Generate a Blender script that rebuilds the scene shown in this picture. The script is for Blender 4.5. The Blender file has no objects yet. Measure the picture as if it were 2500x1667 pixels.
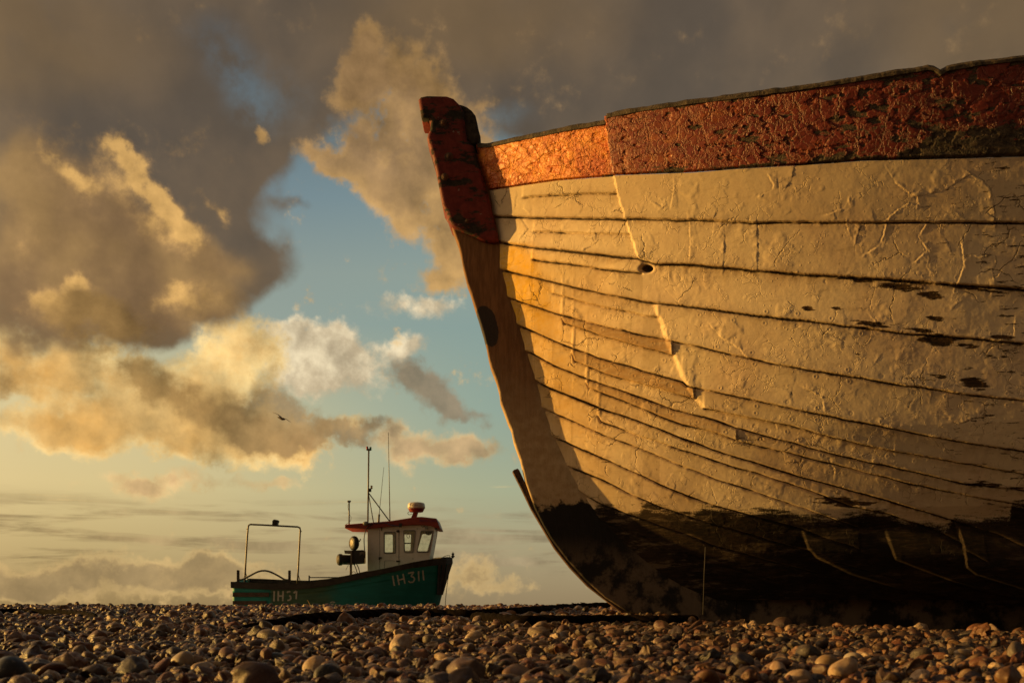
import bpy, bmesh, math, random
import numpy as np
from mathutils import Vector
random.seed(7); rng = np.random.default_rng(7)
R = math.radians
F = 2430.6          # focal length in photograph pixels (35 mm lens on a 36 mm frame, 2500 px wide)
HZ = 1483.0         # eye level in the photograph
ZC = 0.16           # camera height
sc = bpy.context.scene; COL = sc.collection

# ------------------------------------------------------------------ camera
cam_d = bpy.data.cameras.new('camera'); cam = bpy.data.objects.new('camera', cam_d); COL.objects.link(cam)
cam.location = (0, 0, ZC); cam.rotation_euler = (R(90), 0, 0)
cam_d.lens = 35; cam_d.sensor_width = 36; cam_d.shift_y = (HZ - 833.5) / 2500
cam_d.clip_start = 0.05; cam_d.clip_end = 6000
cam_d.dof.use_dof = True; cam_d.dof.focus_distance = 6.6; cam_d.dof.aperture_fstop = 9
sc.camera = cam
sc.view_settings.view_transform = 'Standard'; sc.view_settings.look = 'None'
sc.view_settings.exposure = 0.3; sc.view_settings.gamma = 1
sc.cycles.max_bounces = 6; sc.cycles.use_denoising = True

SUN_AZ = 9.0        # degrees beyond square-left, so the faces towards the camera lie in shade
SUN_EL = 8.0
# ------------------------------------------------------------------ node helper
def lin(c):
    return tuple(((v/255)/12.92 if v/255 <= .04045 else ((v/255+.055)/1.055)**2.4) for v in c) + (1,)
class NT:
    def __init__(s, tree): s.t = tree; s.t.nodes.clear()
    def n(s, typ, ins=None, **kw):
        nd = s.t.nodes.new(typ)
        for k, v in kw.items(): setattr(nd, k, v)
        for k, v in (ins or {}).items(): s.set(nd.inputs[k], v)
        return nd
    def set(s, inp, v):
        if isinstance(v, bpy.types.NodeSocket): s.t.links.new(v, inp)
        elif v is not None: inp.default_value = v
    def m(s, op, a, b=None, c=None, clamp=False):
        nd = s.t.nodes.new('ShaderNodeMath'); nd.operation = op; nd.use_clamp = clamp
        for i, v in enumerate((a, b, c)):
            if v is not None: s.set(nd.inputs[i], v)
        return nd.outputs[0]
    def v(s, op, a, b=None, scale=None):
        nd = s.t.nodes.new('ShaderNodeVectorMath'); nd.operation = op
        s.set(nd.inputs[0], a)
        if b is not None: s.set(nd.inputs[1], b)
        if scale is not None: s.set(nd.inputs['Scale'], scale)
        return nd.outputs['Value'] if op in ('LENGTH', 'DOT_PRODUCT', 'DISTANCE') else nd.outputs[0]
    def mix(s, f, a, b, mode='MIX'):
        nd = s.t.nodes.new('ShaderNodeMix'); nd.data_type = 'RGBA'; nd.blend_type = mode
        s.set(nd.inputs[0], f); s.set(nd.inputs[6], a); s.set(nd.inputs[7], b)
        return nd.outputs[2]
    def step(s, x, lo, hi, a=0.0, b=1.0):
        nd = s.t.nodes.new('ShaderNodeMapRange'); nd.interpolation_type = 'SMOOTHSTEP'
        for i, q in enumerate((x, lo, hi, a, b)): s.set(nd.inputs[i], q)
        return nd.outputs[0]
    def noise(s, vec, scale, detail=4, rough=.55, dist=0.0, col=False):
        nd = s.n('ShaderNodeTexNoise', {'Vector': vec, 'Scale': scale, 'Detail': detail, 'Roughness': rough, 'Distortion': dist})
        return nd.outputs[1] if col else nd.outputs[0]
    def vor(s, vec, scale, feat='F1', rnd=1.0, out=0):
        nd = s.n('ShaderNodeTexVoronoi', {'Vector': vec, 'Scale': scale, 'Randomness': rnd}, feature=feat)
        return nd.outputs[out]
    def ramp(s, f, stops):
        nd = s.t.nodes.new('ShaderNodeValToRGB'); s.set(nd.inputs[0], f)
        cr = nd.color_ramp
        while len(cr.elements) > 1: cr.elements.remove(cr.elements[-1])
        cr.elements[0].position = stops[0][0]; cr.elements[0].color = stops[0][1]
        for p, c in stops[1:]:
            e = cr.elements.new(p); e.color = c
        return nd.outputs[0]

# ------------------------------------------------------------------ sky (world, in azimuth and elevation)
world = bpy.data.worlds.new('World'); sc.world = world; world.use_nodes = True
W = NT(world.node_tree)
D = W.n('ShaderNodeTexCoord').outputs['Generated']
D = W.v('NORMALIZE', D)
sx = W.n('ShaderNodeSeparateXYZ', {0: D})
az = W.m('MULTIPLY', W.m('ARCTAN2', sx.outputs[0], sx.outputs[1]), 57.2958)
el = W.m('MULTIPLY', W.m('ARCSINE', sx.outputs[2]), 57.2958)
def azel(x, y):
    u, v = (x-1250)/F, (HZ-y)/F
    return math.degrees(math.atan(u)), math.degrees(math.atan2(v, math.hypot(1, u)))
P0 = W.n('ShaderNodeCombineXYZ', {0: az, 1: el}).outputs[0]
half = W.v('SUBTRACT', W.noise(D, 5, 2, .5, col=True), (.5, .5, .5))
w1 = W.v('SUBTRACT', W.noise(D, 16, 5, .5, col=True), (.5, .5, .5))
w2 = W.v('SUBTRACT', W.noise(W.v('ADD', D, (3.1, 0, 0)), 55, 6, .6, col=True), (.5, .5, .5))
PW = W.v('ADD', P0, W.v('ADD', W.v('SCALE', w1, scale=3.4), W.v('ADD', W.v('SCALE', w2, scale=1.2), W.v('SCALE', half, scale=1.2))))
PS = W.v('ADD', P0, W.v('ADD', W.v('SCALE', w1, scale=3.0), W.v('SCALE', half, scale=1.2)))
fbm = W.noise(D, 11, 6, .48)
fbm2 = W.noise(W.v('ADD', D, (0, 5.3, 1.7)), 24, 9, .60)
wisp = W.m('MULTIPLY', W.m('SUBTRACT', W.noise(W.v('ADD', D, (2.2, 1.1, 0)), 85, 6, .62), .5), .75)
toS = (-.030, .004, -.004)      # a step across the sky towards the sun: thinner cloud on that side is lit
relief = W.m('ADD', W.m('MULTIPLY', W.m('SUBTRACT', fbm, W.noise(W.v('ADD', D, toS), 11, 6, .48)), 2.6),
             W.m('MULTIPLY', W.m('SUBTRACT', fbm2, W.noise(W.v('ADD', D, (toS[0]*.45, 5.3+toS[1]*.45, 1.7+toS[2]*.45-.004)), 24, 9, .60)), 1.6))
COV = []
fs = W.n('ShaderNodeCombineXYZ', {0: W.m('MULTIPLY', az, .035), 1: W.m('MULTIPLY', el, .38), 2: 2.0}).outputs[0]
streak = W.noise(fs, 3.2, 8, .6, .4)
LAST = [None]
def mad(f, P):
    nd = W.t.nodes.new('ShaderNodeVectorMath'); nd.operation = 'MULTIPLY_ADD'
    W.set(nd.inputs[0], f); nd.inputs[1].default_value = (1e-6, 1e-6, 1e-6); W.set(nd.inputs[2], P)
    return nd.outputs[0]
def blobs(lst, P=PW):
    tot = None
    for (x, y, rx, ry, rot, amp) in lst:
        a, e = azel(x, y)
        ax, _ = azel(x+50, y); _, ey = azel(x, y-50)
        kx, ky = (ax-a)/50, (ey-e)/50
        Q = P if LAST[0] is None else mad(LAST[0], P)       # each blob waits for the one before it: keeps the shader's stack small
        mp = W.n('ShaderNodeMapping', {'Vector': Q, 'Location': (a, e, 0), 'Rotation': (0, 0, R(rot)), 'Scale': (rx*kx, ry*ky, 1)}, vector_type='TEXTURE')
        l = W.v('LENGTH', mp.outputs[0])
        g = W.m('MULTIPLY', W.step(l, 0.0, 1.75, 1.0, 0.0), amp)
        tot = g if tot is None else W.m('ADD', tot, g)
        LAST[0] = tot
    return tot
def vp(y): return (azel(1250, y)[1] + 0.5) / 40     # ramp position of a photograph height
elr = W.m('DIVIDE', W.m('ADD', el, .5), 40, clamp=True)
def gr(stops): return W.ramp(elr, sorted([(vp(y), lin(c)) for y, c in stops]))
rL = gr([(1482, (150,124,80)), (1410, (180,152,102)), (1310, (205,178,120)), (1200, (226,200,138)), (1020, (222,204,150)), (900, (200,190,148)), (800, (160,166,150)), (500, (116,134,142)), (60, (80,98,110))])
rR = gr([(1482, (150,130,98)), (1410, (162,144,110)), (1310, (172,160,124)), (1200, (170,174,140)), (1000, (148,168,152)), (800, (140,162,154)), (680, (148,164,153)), (500, (128,150,152)), (60, (78,96,108))])
base = W.mix(W.step(az, -26, 2), rL, rR)
nish = W.n('ShaderNodeTexSky', sky_type='NISHITA', sun_disc=False, sun_elevation=R(SUN_EL), sun_rotation=R(-90+SUN_AZ))
base = W.mix(.12, base, W.v('SCALE', nish.outputs[0], scale=.10))
def over(a, col, b, k=.8):
    if k:
        lit = W.m('MAXIMUM', W.m('ADD', 1.0, W.m('MULTIPLY', relief, k)), .45)
        col = W.v('SCALE', col if isinstance(col, bpy.types.NodeSocket) else tuple(col)[:3], scale=lit)
    return W.mix(a, b, col)
def two(f, c1, c2): return W.mix(f, lin(c1), lin(c2))
S = base
# pale high cloud, white and wispy
wh = W.m('ADD', blobs([(750,880,110,75,10,1), (850,870,60,70,0,.9), (690,830,110,40,0,.7), (800,960,90,60,0,.8), (985,870,55,38,20,1), (1010,760,150,30,-6,.75), (1050,735,110,22,-8,.55),(560,830,90,60,0,.6), (900,930,60,60,0,.5)]), W.m('MULTIPLY', W.m('SUBTRACT', fbm2, .5), 1.3))
wh = W.m('ADD', wh, wisp)
S = over(W.step(wh, .25, .95, 0, .95), two(W.step(fbm2, .38, .66), (196,176,142), (240,221,182)), S, .35)
# far bank low over the sea: streaks and small cumulus
hb = W.m('MULTIPLY', W.step(el, 0.2, 2.2, 1, 0), 1.0)
st = W.m('MULTIPLY', W.step(el, 1.0, 2.4), W.step(el, 4.6, 6.6, 1, 0))
S = over(W.m('MULTIPLY', W.step(streak, .44, .62), W.m('MULTIPLY', st, .75)), two(W.step(az, -26, 0), (160,134,92), (158,140,108)), S)
S = over(W.m('MULTIPLY', W.step(streak, .60, .70), W.m('MULTIPLY', W.step(el, 4.2, 5.4), W.m('MULTIPLY', W.step(el, 6.5, 7.4, 1, 0), .6))), lin((230,196,130)), S)
cu = W.m('ADD', blobs([(30,1420,130,42,0,.9),(190,1405,90,40,0,.9),(330,1395,80,55,0,.9),(470,1390,100,48,0,1.0),(505,1350,50,42,30,.8),(560,1410,90,40,0,.9),(640,1440,120,30,0,.6),(1180,1400,80,36,0,.48),(1270,1435,90,28,0,.5),(1120,1432,110,26,0,.45),(100,1450,200,25,0,.5)]), W.m('MULTIPLY', W.m('SUBTRACT', fbm2, .5), 1.5))
cu = W.m('ADD', cu, wisp)
cuc = two(W.m('ADD', W.step(cu, .35, .95, 1.0, 0), W.m('MULTIPLY', W.m('SUBTRACT', fbm2, .5), 1.2), clamp=True), (160,135,94), (220,184,122))
S = over(W.step(cu, .15, .75, 0, .85), cuc, S, .35)
# small gilded puffs above the sea
pf = W.m('ADD', blobs([(330,1185,85,26,-6,.9),(395,1175,45,22,0,.8),(470,1160,55,26,0,.55),(620,1170,85,22,0,.6),(690,1178,40,14,0,.5),(180,1180,40,16,0,.35),(1050,1090,120,35,0,.95),(980,1075,60,28,0,.7),(1140,1100,80,24,0,.7),(640,1110,160,14,0,.5)]), W.m('MULTIPLY', W.m('SUBTRACT', fbm2, .5), 1.2))
pf = W.m('ADD', pf, wisp)
S = over(W.step(pf, .10, .95, 0, .8), two(W.m('ADD', W.step(pf, .5, 1.1, 0, .7), W.m('SUBTRACT', fbm2, .4), clamp=True), (226,188,128), (196,158,112)), S)
# glowing lower cloud band, left
lg = W.m('ADD', blobs([(60,880,120,90,0,1.1),(0,800,70,60,0,.9),(230,900,150,80,0,.9),(60,1040,120,45,0,.9),(180,1035,90,50,20,.7),(330,960,190,100,0,1),(420,1060,200,50,-6,.9),(260,1080,150,40,0,.7),(560,1060,210,70,-10,1),(600,900,120,90,0,.6),(570,830,110,70,0,.6),(690,1060,130,50,0,.7),(850,1060,120,34,0,.7),(520,970,120,80,0,.8)]), W.m('MULTIPLY', W.m('SUBTRACT', fbm2, .5), 1.6))
lg = W.m('ADD', lg, wisp)
S = over(W.step(lg, .20, .85, 0, .97), two(W.m('ADD', W.step(lg, .5, 1.5, .1, .75), W.m('MULTIPLY', W.m('SUBTRACT', fbm, .5), 2.2), clamp=True), (240,206,138), (206,156,84)), S)
# big slate-brown overcast above
ov = W.m('ADD', blobs([(0,100,500,300,0,1.5),(400,100,420,260,0,1.5),(330,330,330,190,15,1.3),(560,420,150,150,-20,1.0),(480,560,170,60,-25,.9),(620,640,110,60,-15,.9),(200,620,330,170,0,1.2),(450,690,170,60,0,.8),(100,770,260,80,0,1.0),(380,790,120,60,0,.8),(500,740,90,60,0,.8),(300,700,250,100,0,.6),(1000,30,420,150,0,1.4),(1500,60,500,260,0,1.6),(1900,150,600,300,0,1.6),(2500,100,500,400,0,1.6),(1250,180,120,120,0,.8),(770,230,120,110,0,.6),(730,525,50,18,5,.55),(0,400,150,200,0,.7),(1380,270,260,60,0,.5)], PS), W.m('MULTIPLY', W.m('SUBTRACT', fbm, .5), .9))
hole = blobs([(600,190,120,80,-35,.80),(1245,310,60,30,10,.5)], PS)
ovc = W.mix(W.step(fbm, .36, .64), lin((93,81,68)), lin((108,91,72)))
ovc = W.mix(W.step(blobs([(0,60,420,160,0,1),(1150,60,350,150,0,1),(2500,0,420,300,0,1),(100,760,330,170,0,1.3),(150,560,280,130,0,1.0),(420,720,260,120,0,.9)], PS), .05, 1.0, 0, .75), ovc, lin((118,95,66)))
S = over(W.m('MULTIPLY', W.step(ov, .22, .85, 0, .97), W.m('SUBTRACT', 1.0, W.m('MULTIPLY', W.m('MULTIPLY', hole, W.step(fbm2, .30, .60)), .85), clamp=True)), ovc, S, .10)
# big brown cumulus body on the left, its ridges drawn after it
bd = W.m('ADD', blobs([(120,520,130,150,0,1.0),(280,560,190,130,-25,1.0),(430,620,150,70,-20,.9),(90,680,200,110,0,1.0),(330,710,220,90,0,.8),(560,640,90,40,-15,.6),(60,420,60,90,0,.6),(180,770,330,80,0,.9),(470,750,110,60,0,.7)], PS), W.m('MULTIPLY', W.m('SUBTRACT', fbm, .5), 1.0))
S = over(W.step(bd, .15, 1.1, 0, .92), W.mix(W.step(fbm, .36, .64), lin((130,102,71)), lin((156,123,78))), S, .35)
# sunlit towers: the golden one in the middle, the cumulus on the left
gd = W.m('ADD', blobs([(870,160,80,60,60,.75),(960,180,130,110,0,.8),(830,240,70,50,0,.8),(1010,330,150,130,20,1.1),(900,420,130,70,0,1.0),(800,390,80,40,-10,.8),(1060,500,110,130,20,1.1),(960,490,80,70,30,.8),(1130,620,60,100,20,.8),(1080,690,60,40,0,.5),(1180,400,60,120,0,.8),(640,325,22,34,0,.95)]), W.m('MULTIPLY', W.m('SUBTRACT', fbm2, .5), 1.1))
gd = W.m('ADD', gd, wisp)
gdc = two(W.m('ADD', W.step(gd, .5, 1.6, .05, .45), W.m('ADD', W.m('MULTIPLY', W.m('SUBTRACT', fbm, .5), 2.6), W.step(el, 19, 28, 0, .75)), clamp=True), (208,162,96), (146,114,75))
S = over(W.step(gd, .22, .85, 0, .93), gdc, S)
cl = W.m('ADD', blobs([(165,405,56,26,-40,.85),(262,374,40,22,-15,.85),(300,405,56,30,-45,.7),(350,452,66,38,-42,.65),(390,482,56,34,-45,.85),(425,530,84,38,-45,.85),(470,565,60,30,-20,.7),(300,470,90,70,-30,.50),(370,560,90,60,-30,.50),(250,430,60,50,0,.35),(130,440,60,60,0,.40),(430,600,110,40,-20,.45),(90,560,100,90,0,.35),(525,515,30,14,-50,.85),(545,535,20,22,0,.5),(120,720,90,40,10,.9),(180,700,40,30,0,.9),(430,700,40,26,0,.8),(420,750,60,30,10,.7),(480,730,80,50,0,.5),(150,770,110,60,0,.5),(460,760,90,60,0,.4)]), W.m('MULTIPLY', W.m('SUBTRACT', fbm2, .5), 2.1))
cl = W.m('ADD', cl, wisp)
clc = two(W.step(cl, .35, 1.35, 1.0, .0), (212,166,98), (170,132,84))
S = over(W.step(cl, .12, 1.45, 0, .95), clc, S)
# dark bellies of the nearer clouds
dk = W.m('ADD', blobs([(250,800,150,70,-10,1.0),(180,760,110,50,0,.6),(400,960,90,65,-20,1.1),(330,900,60,40,0,.5),(570,1030,110,60,-10,1.0),(650,1000,70,80,-30,.8),(700,1050,120,50,0,1.0),(800,1055,110,28,0,.8),(900,1075,110,26,0,.8),(1000,930,60,40,-25,.8),(1060,980,90,48,-20,1.1),(1140,1010,50,26,-15,.7),(0,920,40,50,0,.8),(520,770,90,60,0,.6),(690,1010,50,40,0,.5)]), W.m('MULTIPLY', W.m('SUBTRACT', fbm2, .5), 1.2))
dk = W.m('ADD', dk, wisp)
S = over(W.step(dk, .15, 1.0, 0, .78), two(W.step(az, -22, 2), (140,108,62), (142,122,98)), S)
# the rest of the sky, out of the picture: glow round the low sun, dull cloud behind
sunv = (-math.cos(R(SUN_EL))*math.cos(R(SUN_AZ)), math.cos(R(SUN_EL))*math.sin(R(SUN_AZ)), math.sin(R(SUN_EL)))
dots = W.v('DOT_PRODUCT', D, sunv)
S = W.mix(W.step(dots, .55, .98), S, (1.5, .95, .42, 1))
back = W.m('MULTIPLY', W.step(W.m('ABSOLUTE', az), 55, 95), W.step(dots, .2, .75, 1, 0))
S = W.mix(back, S, W.mix(W.step(fbm, .4, .62), (.055, .038, .023, 1), (.095, .066, .040, 1)))
S = W.mix(W.step(el, 45, 70), S, (.075, .056, .038, 1))
bg = W.n('ShaderNodeBackground', {0: S, 1: .8123})
W.n('ShaderNodeOutputWorld', {0: bg.outputs[0]})
world.cycles.sampling_method = 'NONE'

# ------------------------------------------------------------------ sun
sl = bpy.data.lights.new('sun', 'SUN'); sl.energy = 5.0; sl.angle = R(.6); sl.color = (1.0, .56, .12)
sun = bpy.data.objects.new('sun', sl); COL.objects.link(sun)
sun.rotation_euler = (-Vector(sunv)).to_track_quat('-Z', 'Y').to_euler()

# ------------------------------------------------------------------ object helpers
def P(x, y, Y): return ((x-1250)/F*Y, Y, ZC + (HZ-y)/F*Y)
def tag(o, label=None, cat=None, kind=None, group=None):
    if label: o['label'] = label
    if cat: o['category'] = cat
    if kind: o['kind'] = kind
    if group: o['group'] = group
    return o
def empty(name, loc, label, cat):
    o = bpy.data.objects.new(name, None); COL.objects.link(o); o.location = loc
    return tag(o, label, cat)
def link(name, me, mat=None, parent=None, smooth=False):
    if mat: me.materials.clear(); me.materials.append(mat)
    if smooth: me.polygons.foreach_set('use_smooth', np.ones(len(me.polygons), bool))
    o = bpy.data.objects.new(name, me); COL.objects.link(o)
    if parent:
        o.parent = parent
        chain = Vector((0, 0, 0)); p = parent
        while p is not None:
            if p.type == 'EMPTY': chain += Vector(p.location)
            p = p.parent
        if parent.type == 'EMPTY': o.location = -chain          # meshes are written in world coordinates
    return o
class MB:
    def __init__(s): s.v = []; s.f = []
    def add(s, vs, fs):
        k = len(s.v); s.v += [tuple(q) for q in vs]; s.f += [tuple(i+k for i in f) for f in fs]; return s
    def box(s, a, b):
        (x0,y0,z0),(x1,y1,z1) = a, b
        return s.add([(x0,y0,z0),(x1,y0,z0),(x1,y1,z0),(x0,y1,z0),(x0,y0,z1),(x1,y0,z1),(x1,y1,z1),(x0,y1,z1)],
                     [(3,2,1,0),(4,5,6,7),(0,1,5,4),(1,2,6,5),(2,3,7,6),(3,0,4,7)])
    def prism(s, pts, Y0, Y1):      # polygon in X,Z extruded through Y
        n = len(pts)
        return s.add([(x, Y0, z) for x, z in pts] + [(x, Y1, z) for x, z in pts],
                     [tuple(range(n)), tuple(range(2*n-1, n-1, -1))] + [(i, n+i, n+(i+1) % n, (i+1) % n) for i in range(n)])
    def tube(s, pts, r, n=8, r2=None, sub=1):
        pts = [Vector(p) for p in pts]
        if sub > 1: pts = smooth_path(pts, sub)
        m = len(pts); rings = []; up = Vector((0, 1, .013)).normalized()
        for i, p in enumerate(pts):
            t = (pts[min(i+1, m-1)] - pts[max(i-1, 0)]).normalized()
            a = t.cross(up)
            if a.length < .1: a = t.cross(Vector((1, 0, 0)))
            a.normalize(); b = t.cross(a)
            rr = r if r2 is None else r + (r2-r)*i/(m-1)
            rings.append([p + (a*math.cos(q*2*math.pi/n) + b*math.sin(q*2*math.pi/n))*rr for q in range(n)])
        vs = [v for rg in rings for v in rg]
        fs = [(i*n+q, i*n+(q+1) % n, (i+1)*n+(q+1) % n, (i+1)*n+q) for i in range(m-1) for q in range(n)]
        fs += [tuple(range(n-1, -1, -1)), tuple((m-1)*n+q for q in range(n))]
        return s.add(vs, fs)
    def lathe(s, base, axis, prof, n=24, sq=(1, 1)):
        ax = Vector(axis).normalized(); a = ax.cross(Vector((0, 0, 1)))
        if a.length < .1: a = Vector((1, 0, 0))
        a.normalize(); b = ax.cross(a); base = Vector(base)
        vs = [base + ax*h + (a*math.cos(q*2*math.pi/n)*sq[0] + b*math.sin(q*2*math.pi/n)*sq[1])*r for h, r in prof for q in range(n)]
        m = len(prof)
        fs = [(i*n+q, i*n+(q+1) % n, (i+1)*n+(q+1) % n, (i+1)*n+q) for i in range(m-1) for q in range(n)]
        fs += [tuple(range(n-1, -1, -1)), tuple((m-1)*n+q for q in range(n))]
        return s.add(vs, fs)
    def build(s, name, mat, parent=None, smooth=False, bevel=0, seg=2):
        me = bpy.data.meshes.new(name); me.from_pydata(s.v, [], s.f)
        bm = bmesh.new(); bm.from_mesh(me)
        bmesh.ops.recalc_face_normals(bm, faces=bm.faces[:])
        if bevel: bmesh.ops.bevel(bm, geom=[e for e in bm.edges if len(e.link_faces) == 2 and e.calc_face_angle(0) > .5], offset=bevel, segments=seg, affect='EDGES', clamp_overlap=True)
        bm.to_mesh(me); bm.free(); me.update()
        o = link(name, me, mat, parent, False)
        if smooth:
            for p in me.polygons: p.use_smooth = len(p.vertices) <= 4
        return o
def smooth_path(pts, sub):
    out = []
    for i in range(len(pts)-1):
        p0, p1, p2, p3 = pts[max(i-1, 0)], pts[i], pts[i+1], pts[min(i+2, len(pts)-1)]
        for k in range(sub):
            t = k/sub
            out.append(.5*((2*p1) + (p2-p0)*t + (2*p0-5*p1+4*p2-p3)*t*t + (3*p1-p0-3*p2+p3)*t**3))
    return out + [pts[-1]]
def plate(name, outlines, Y0, Y1, mat, parent, bevel=0.0, res=2):
    """A flat piece with holes: outlines in X,Z (first the outer one), thick from Y0 to Y1, rounded edges."""
    cu = bpy.data.curves.new(name, 'CURVE'); cu.dimensions = '2D'; cu.fill_mode = 'BOTH'
    for pts in outlines:
        sp = cu.splines.new('POLY'); sp.points.add(len(pts)-1); sp.use_cyclic_u = True
        for p, (x, z) in zip(sp.points, pts): p.co = (x, z, 0, 1)
    cu.extrude = abs(Y1-Y0)/2 - bevel; cu.bevel_depth = bevel; cu.bevel_resolution = res; cu.offset = -bevel
    tmp = bpy.data.objects.new(name, cu); COL.objects.link(tmp)
    me = bpy.data.meshes.new_from_object(tmp.evaluated_get(bpy.context.evaluated_depsgraph_get()))
    bpy.data.objects.remove(tmp); bpy.data.curves.remove(cu)
    co = np.zeros(len(me.vertices)*3); me.vertices.foreach_get('co', co); co = co.reshape(-1, 3)
    new = np.stack([co[:, 0], (Y0+Y1)/2 - co[:, 2], co[:, 1]], 1)
    me.vertices.foreach_set('co', new.ravel()); me.update()
    me.name = name
    return link(name, me, mat, parent, False)
def px(pts, Y): return [((x-1250)/F*Y, ZC+(HZ-y)/F*Y) for x, y in pts]
def grid_mesh(name, A, mat, parent, attrs=None, flip=False, smooth=True):
    r, c = A.shape[:2]; me = bpy.data.meshes.new(name)
    me.vertices.add(r*c); me.vertices.foreach_set('co', A.reshape(-1).astype(np.float32))
    i = np.arange(r*c).reshape(r, c)
    q = np.stack([i[:-1, :-1], i[:-1, 1:], i[1:, 1:], i[1:, :-1]], -1).reshape(-1, 4)
    if flip: q = q[:, ::-1]
    nf = len(q)
    me.loops.add(nf*4); me.loops.foreach_set('vertex_index', q.reshape(-1).astype(np.int32))
    me.polygons.add(nf); me.polygons.foreach_set('loop_start', np.arange(0, nf*4, 4, dtype=np.int32))
    me.polygons.foreach_set('loop_total', np.full(nf, 4, np.int32))
    me.update(calc_edges=True)
    for k, a in (attrs or {}).items():
        at = me.attributes.new(k, 'FLOAT', 'POINT'); at.data.foreach_set('value', a.reshape(-1).astype(np.float32))
    return link(name, me, mat, parent, smooth)

# numpy value noise
_perm = rng.random((256, 256))
def vnoise(x, y):
    xi, yi = np.floor(x).astype(int), np.floor(y).astype(int); fx, fy = x-xi, y-yi
    fx = fx*fx*(3-2*fx); fy = fy*fy*(3-2*fy); g = lambda a, b: _perm[a % 256, b % 256]
    return (g(xi, yi)*(1-fx)+g(xi+1, yi)*fx)*(1-fy) + (g(xi, yi+1)*(1-fx)+g(xi+1, yi+1)*fx)*fy
def vfbm(x, y, o=4):
    s = 0; a = .5; t = 0
    for _ in range(o): s = s + a*vnoise(x, y); t += a; a *= .5; x = x*2.03+7.1; y = y*2.03+3.7
    return s/t
def sstep(x, lo, hi):
    t = np.clip((x-lo)/(hi-lo), 0, 1); return t*t*(3-2*t)

# ------------------------------------------------------------------ materials
def mat(name, col, rough=.6, metal=0.0, var=.25, scale=6.0, bump=.15, bscale=40.0, dirt=None, dirt_at=(.5, .62), spec=.5, bdist=.01):
    m = bpy.data.materials.new(name); m.use_nodes = True; N = NT(m.node_tree)
    co = N.n('ShaderNodeTexCoord').outputs['Object']
    f = N.noise(co, scale, 6, .6)
    c = (*col[:3], 1)
    cc = N.mix(N.step(f, .3, .7), tuple(q*(1-var) for q in c[:3])+(1,), tuple(min(1, q*(1+var)) for q in c[:3])+(1,))
    if dirt: cc = N.mix(N.step(N.noise(co, scale*1.7, 8, .68), *dirt_at), cc, (*dirt[:3], 1))
    b = N.n('ShaderNodeBump', {'Strength': bump, 'Distance': bdist, 'Height': N.noise(co, bscale, 6, .65)})
    p = N.n('ShaderNodeBsdfPrincipled', {'Base Color': cc, 'Roughness': rough, 'Metallic': metal, 'Normal': b.outputs[0], 'Specular IOR Level': spec})
    N.n('ShaderNodeOutputMaterial', {0: p.outputs[0]}); return m
M = {}
M['rail'] = mat('weathered_rail', (.035, .028, .022), .75, var=.4)
M['steel'] = mat('galvanised_tube', (.13, .115, .095), .5, .4, var=.12, scale=3, bump=.03)
M['dark_metal'] = mat('dark_metal', (.03, .028, .026), .5, .3)
M['rubber'] = mat('black_rubber', (.018, .017, .016), .6)
M['hub'] = mat('worn_hub', (.14, .12, .09), .5, .2, dirt=(.1, .06, .03))
M['white'] = mat('white_gelcoat', (.66, .61, .56), .45, var=.06, scale=3, bump=.04, dirt=(.42, .35, .28), dirt_at=(.52, .85))
M['win_trim'] = mat('grey_window_trim', (.17, .17, .16), .5, .2)
M['red_roof'] = mat('red_roof_paint', (.22, .024, .014), .5, var=.12, scale=3, bump=.05)
M['cream_plastic'] = mat('cream_plastic', (.62, .55, .45), .35, var=.05, bump=.02)
M['letter'] = mat('white_lettering', (.52, .50, .45), .7, var=.15, scale=25, dirt=(.03, .16, .13), dirt_at=(.58, .68))
M['brown_wood'] = mat('brown_strake_wood', (.075, .045, .03), .8, var=.4, scale=12)
M['cable'] = mat('black_cable', (.012, .012, .012), .5)
M['blue'] = mat('blue_hose', (.02, .04, .10), .5)
M['red_lens'] = mat('red_lens', (.5, .01, .02), .15); M['green_lens'] = mat('green_lens', (.01, .30, .14), .15)
M['amber'] = mat('clear_lamp_lens', (.75, .5, .22), .15)
M['purple'] = mat('faded_purple_script', (.16, .03, .09), .6)
M['radar_red'] = mat('dark_red_script', (.22, .03, .02), .6)
M['gull'] = mat('gull_plumage', (.16, .13, .11), .8)
M['deck'] = mat('deck_paint', (.12, .14, .12), .8)
M['straw'] = mat('dry_straw', (.45, .27, .09), .7)

def glass():
    m = bpy.data.materials.new('window_glass'); m.use_nodes = True; N = NT(m.node_tree)
    co = N.n('ShaderNodeTexCoord').outputs['Object']
    tr = N.n('ShaderNodeBsdfTransparent', {0: (.93, .95, .90, 1)}); gl = N.n('ShaderNodeBsdfGlossy', {0: (1, 1, 1, 1), 1: .04})
    df = N.n('ShaderNodeBsdfDiffuse', {0: (.45, .44, .36, 1)})
    mx = N.n('ShaderNodeMixShader', {0: .07, 1: tr.outputs[0], 2: gl.outputs[0]})
    mx2 = N.n('ShaderNodeMixShader', {0: N.step(N.noise(co, 9, 5), .4, .8, .02, .22), 1: mx.outputs[0], 2: df.outputs[0]})
    N.n('ShaderNodeOutputMaterial', {0: mx2.outputs[0]}); return m
M['glass'] = glass()

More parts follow.
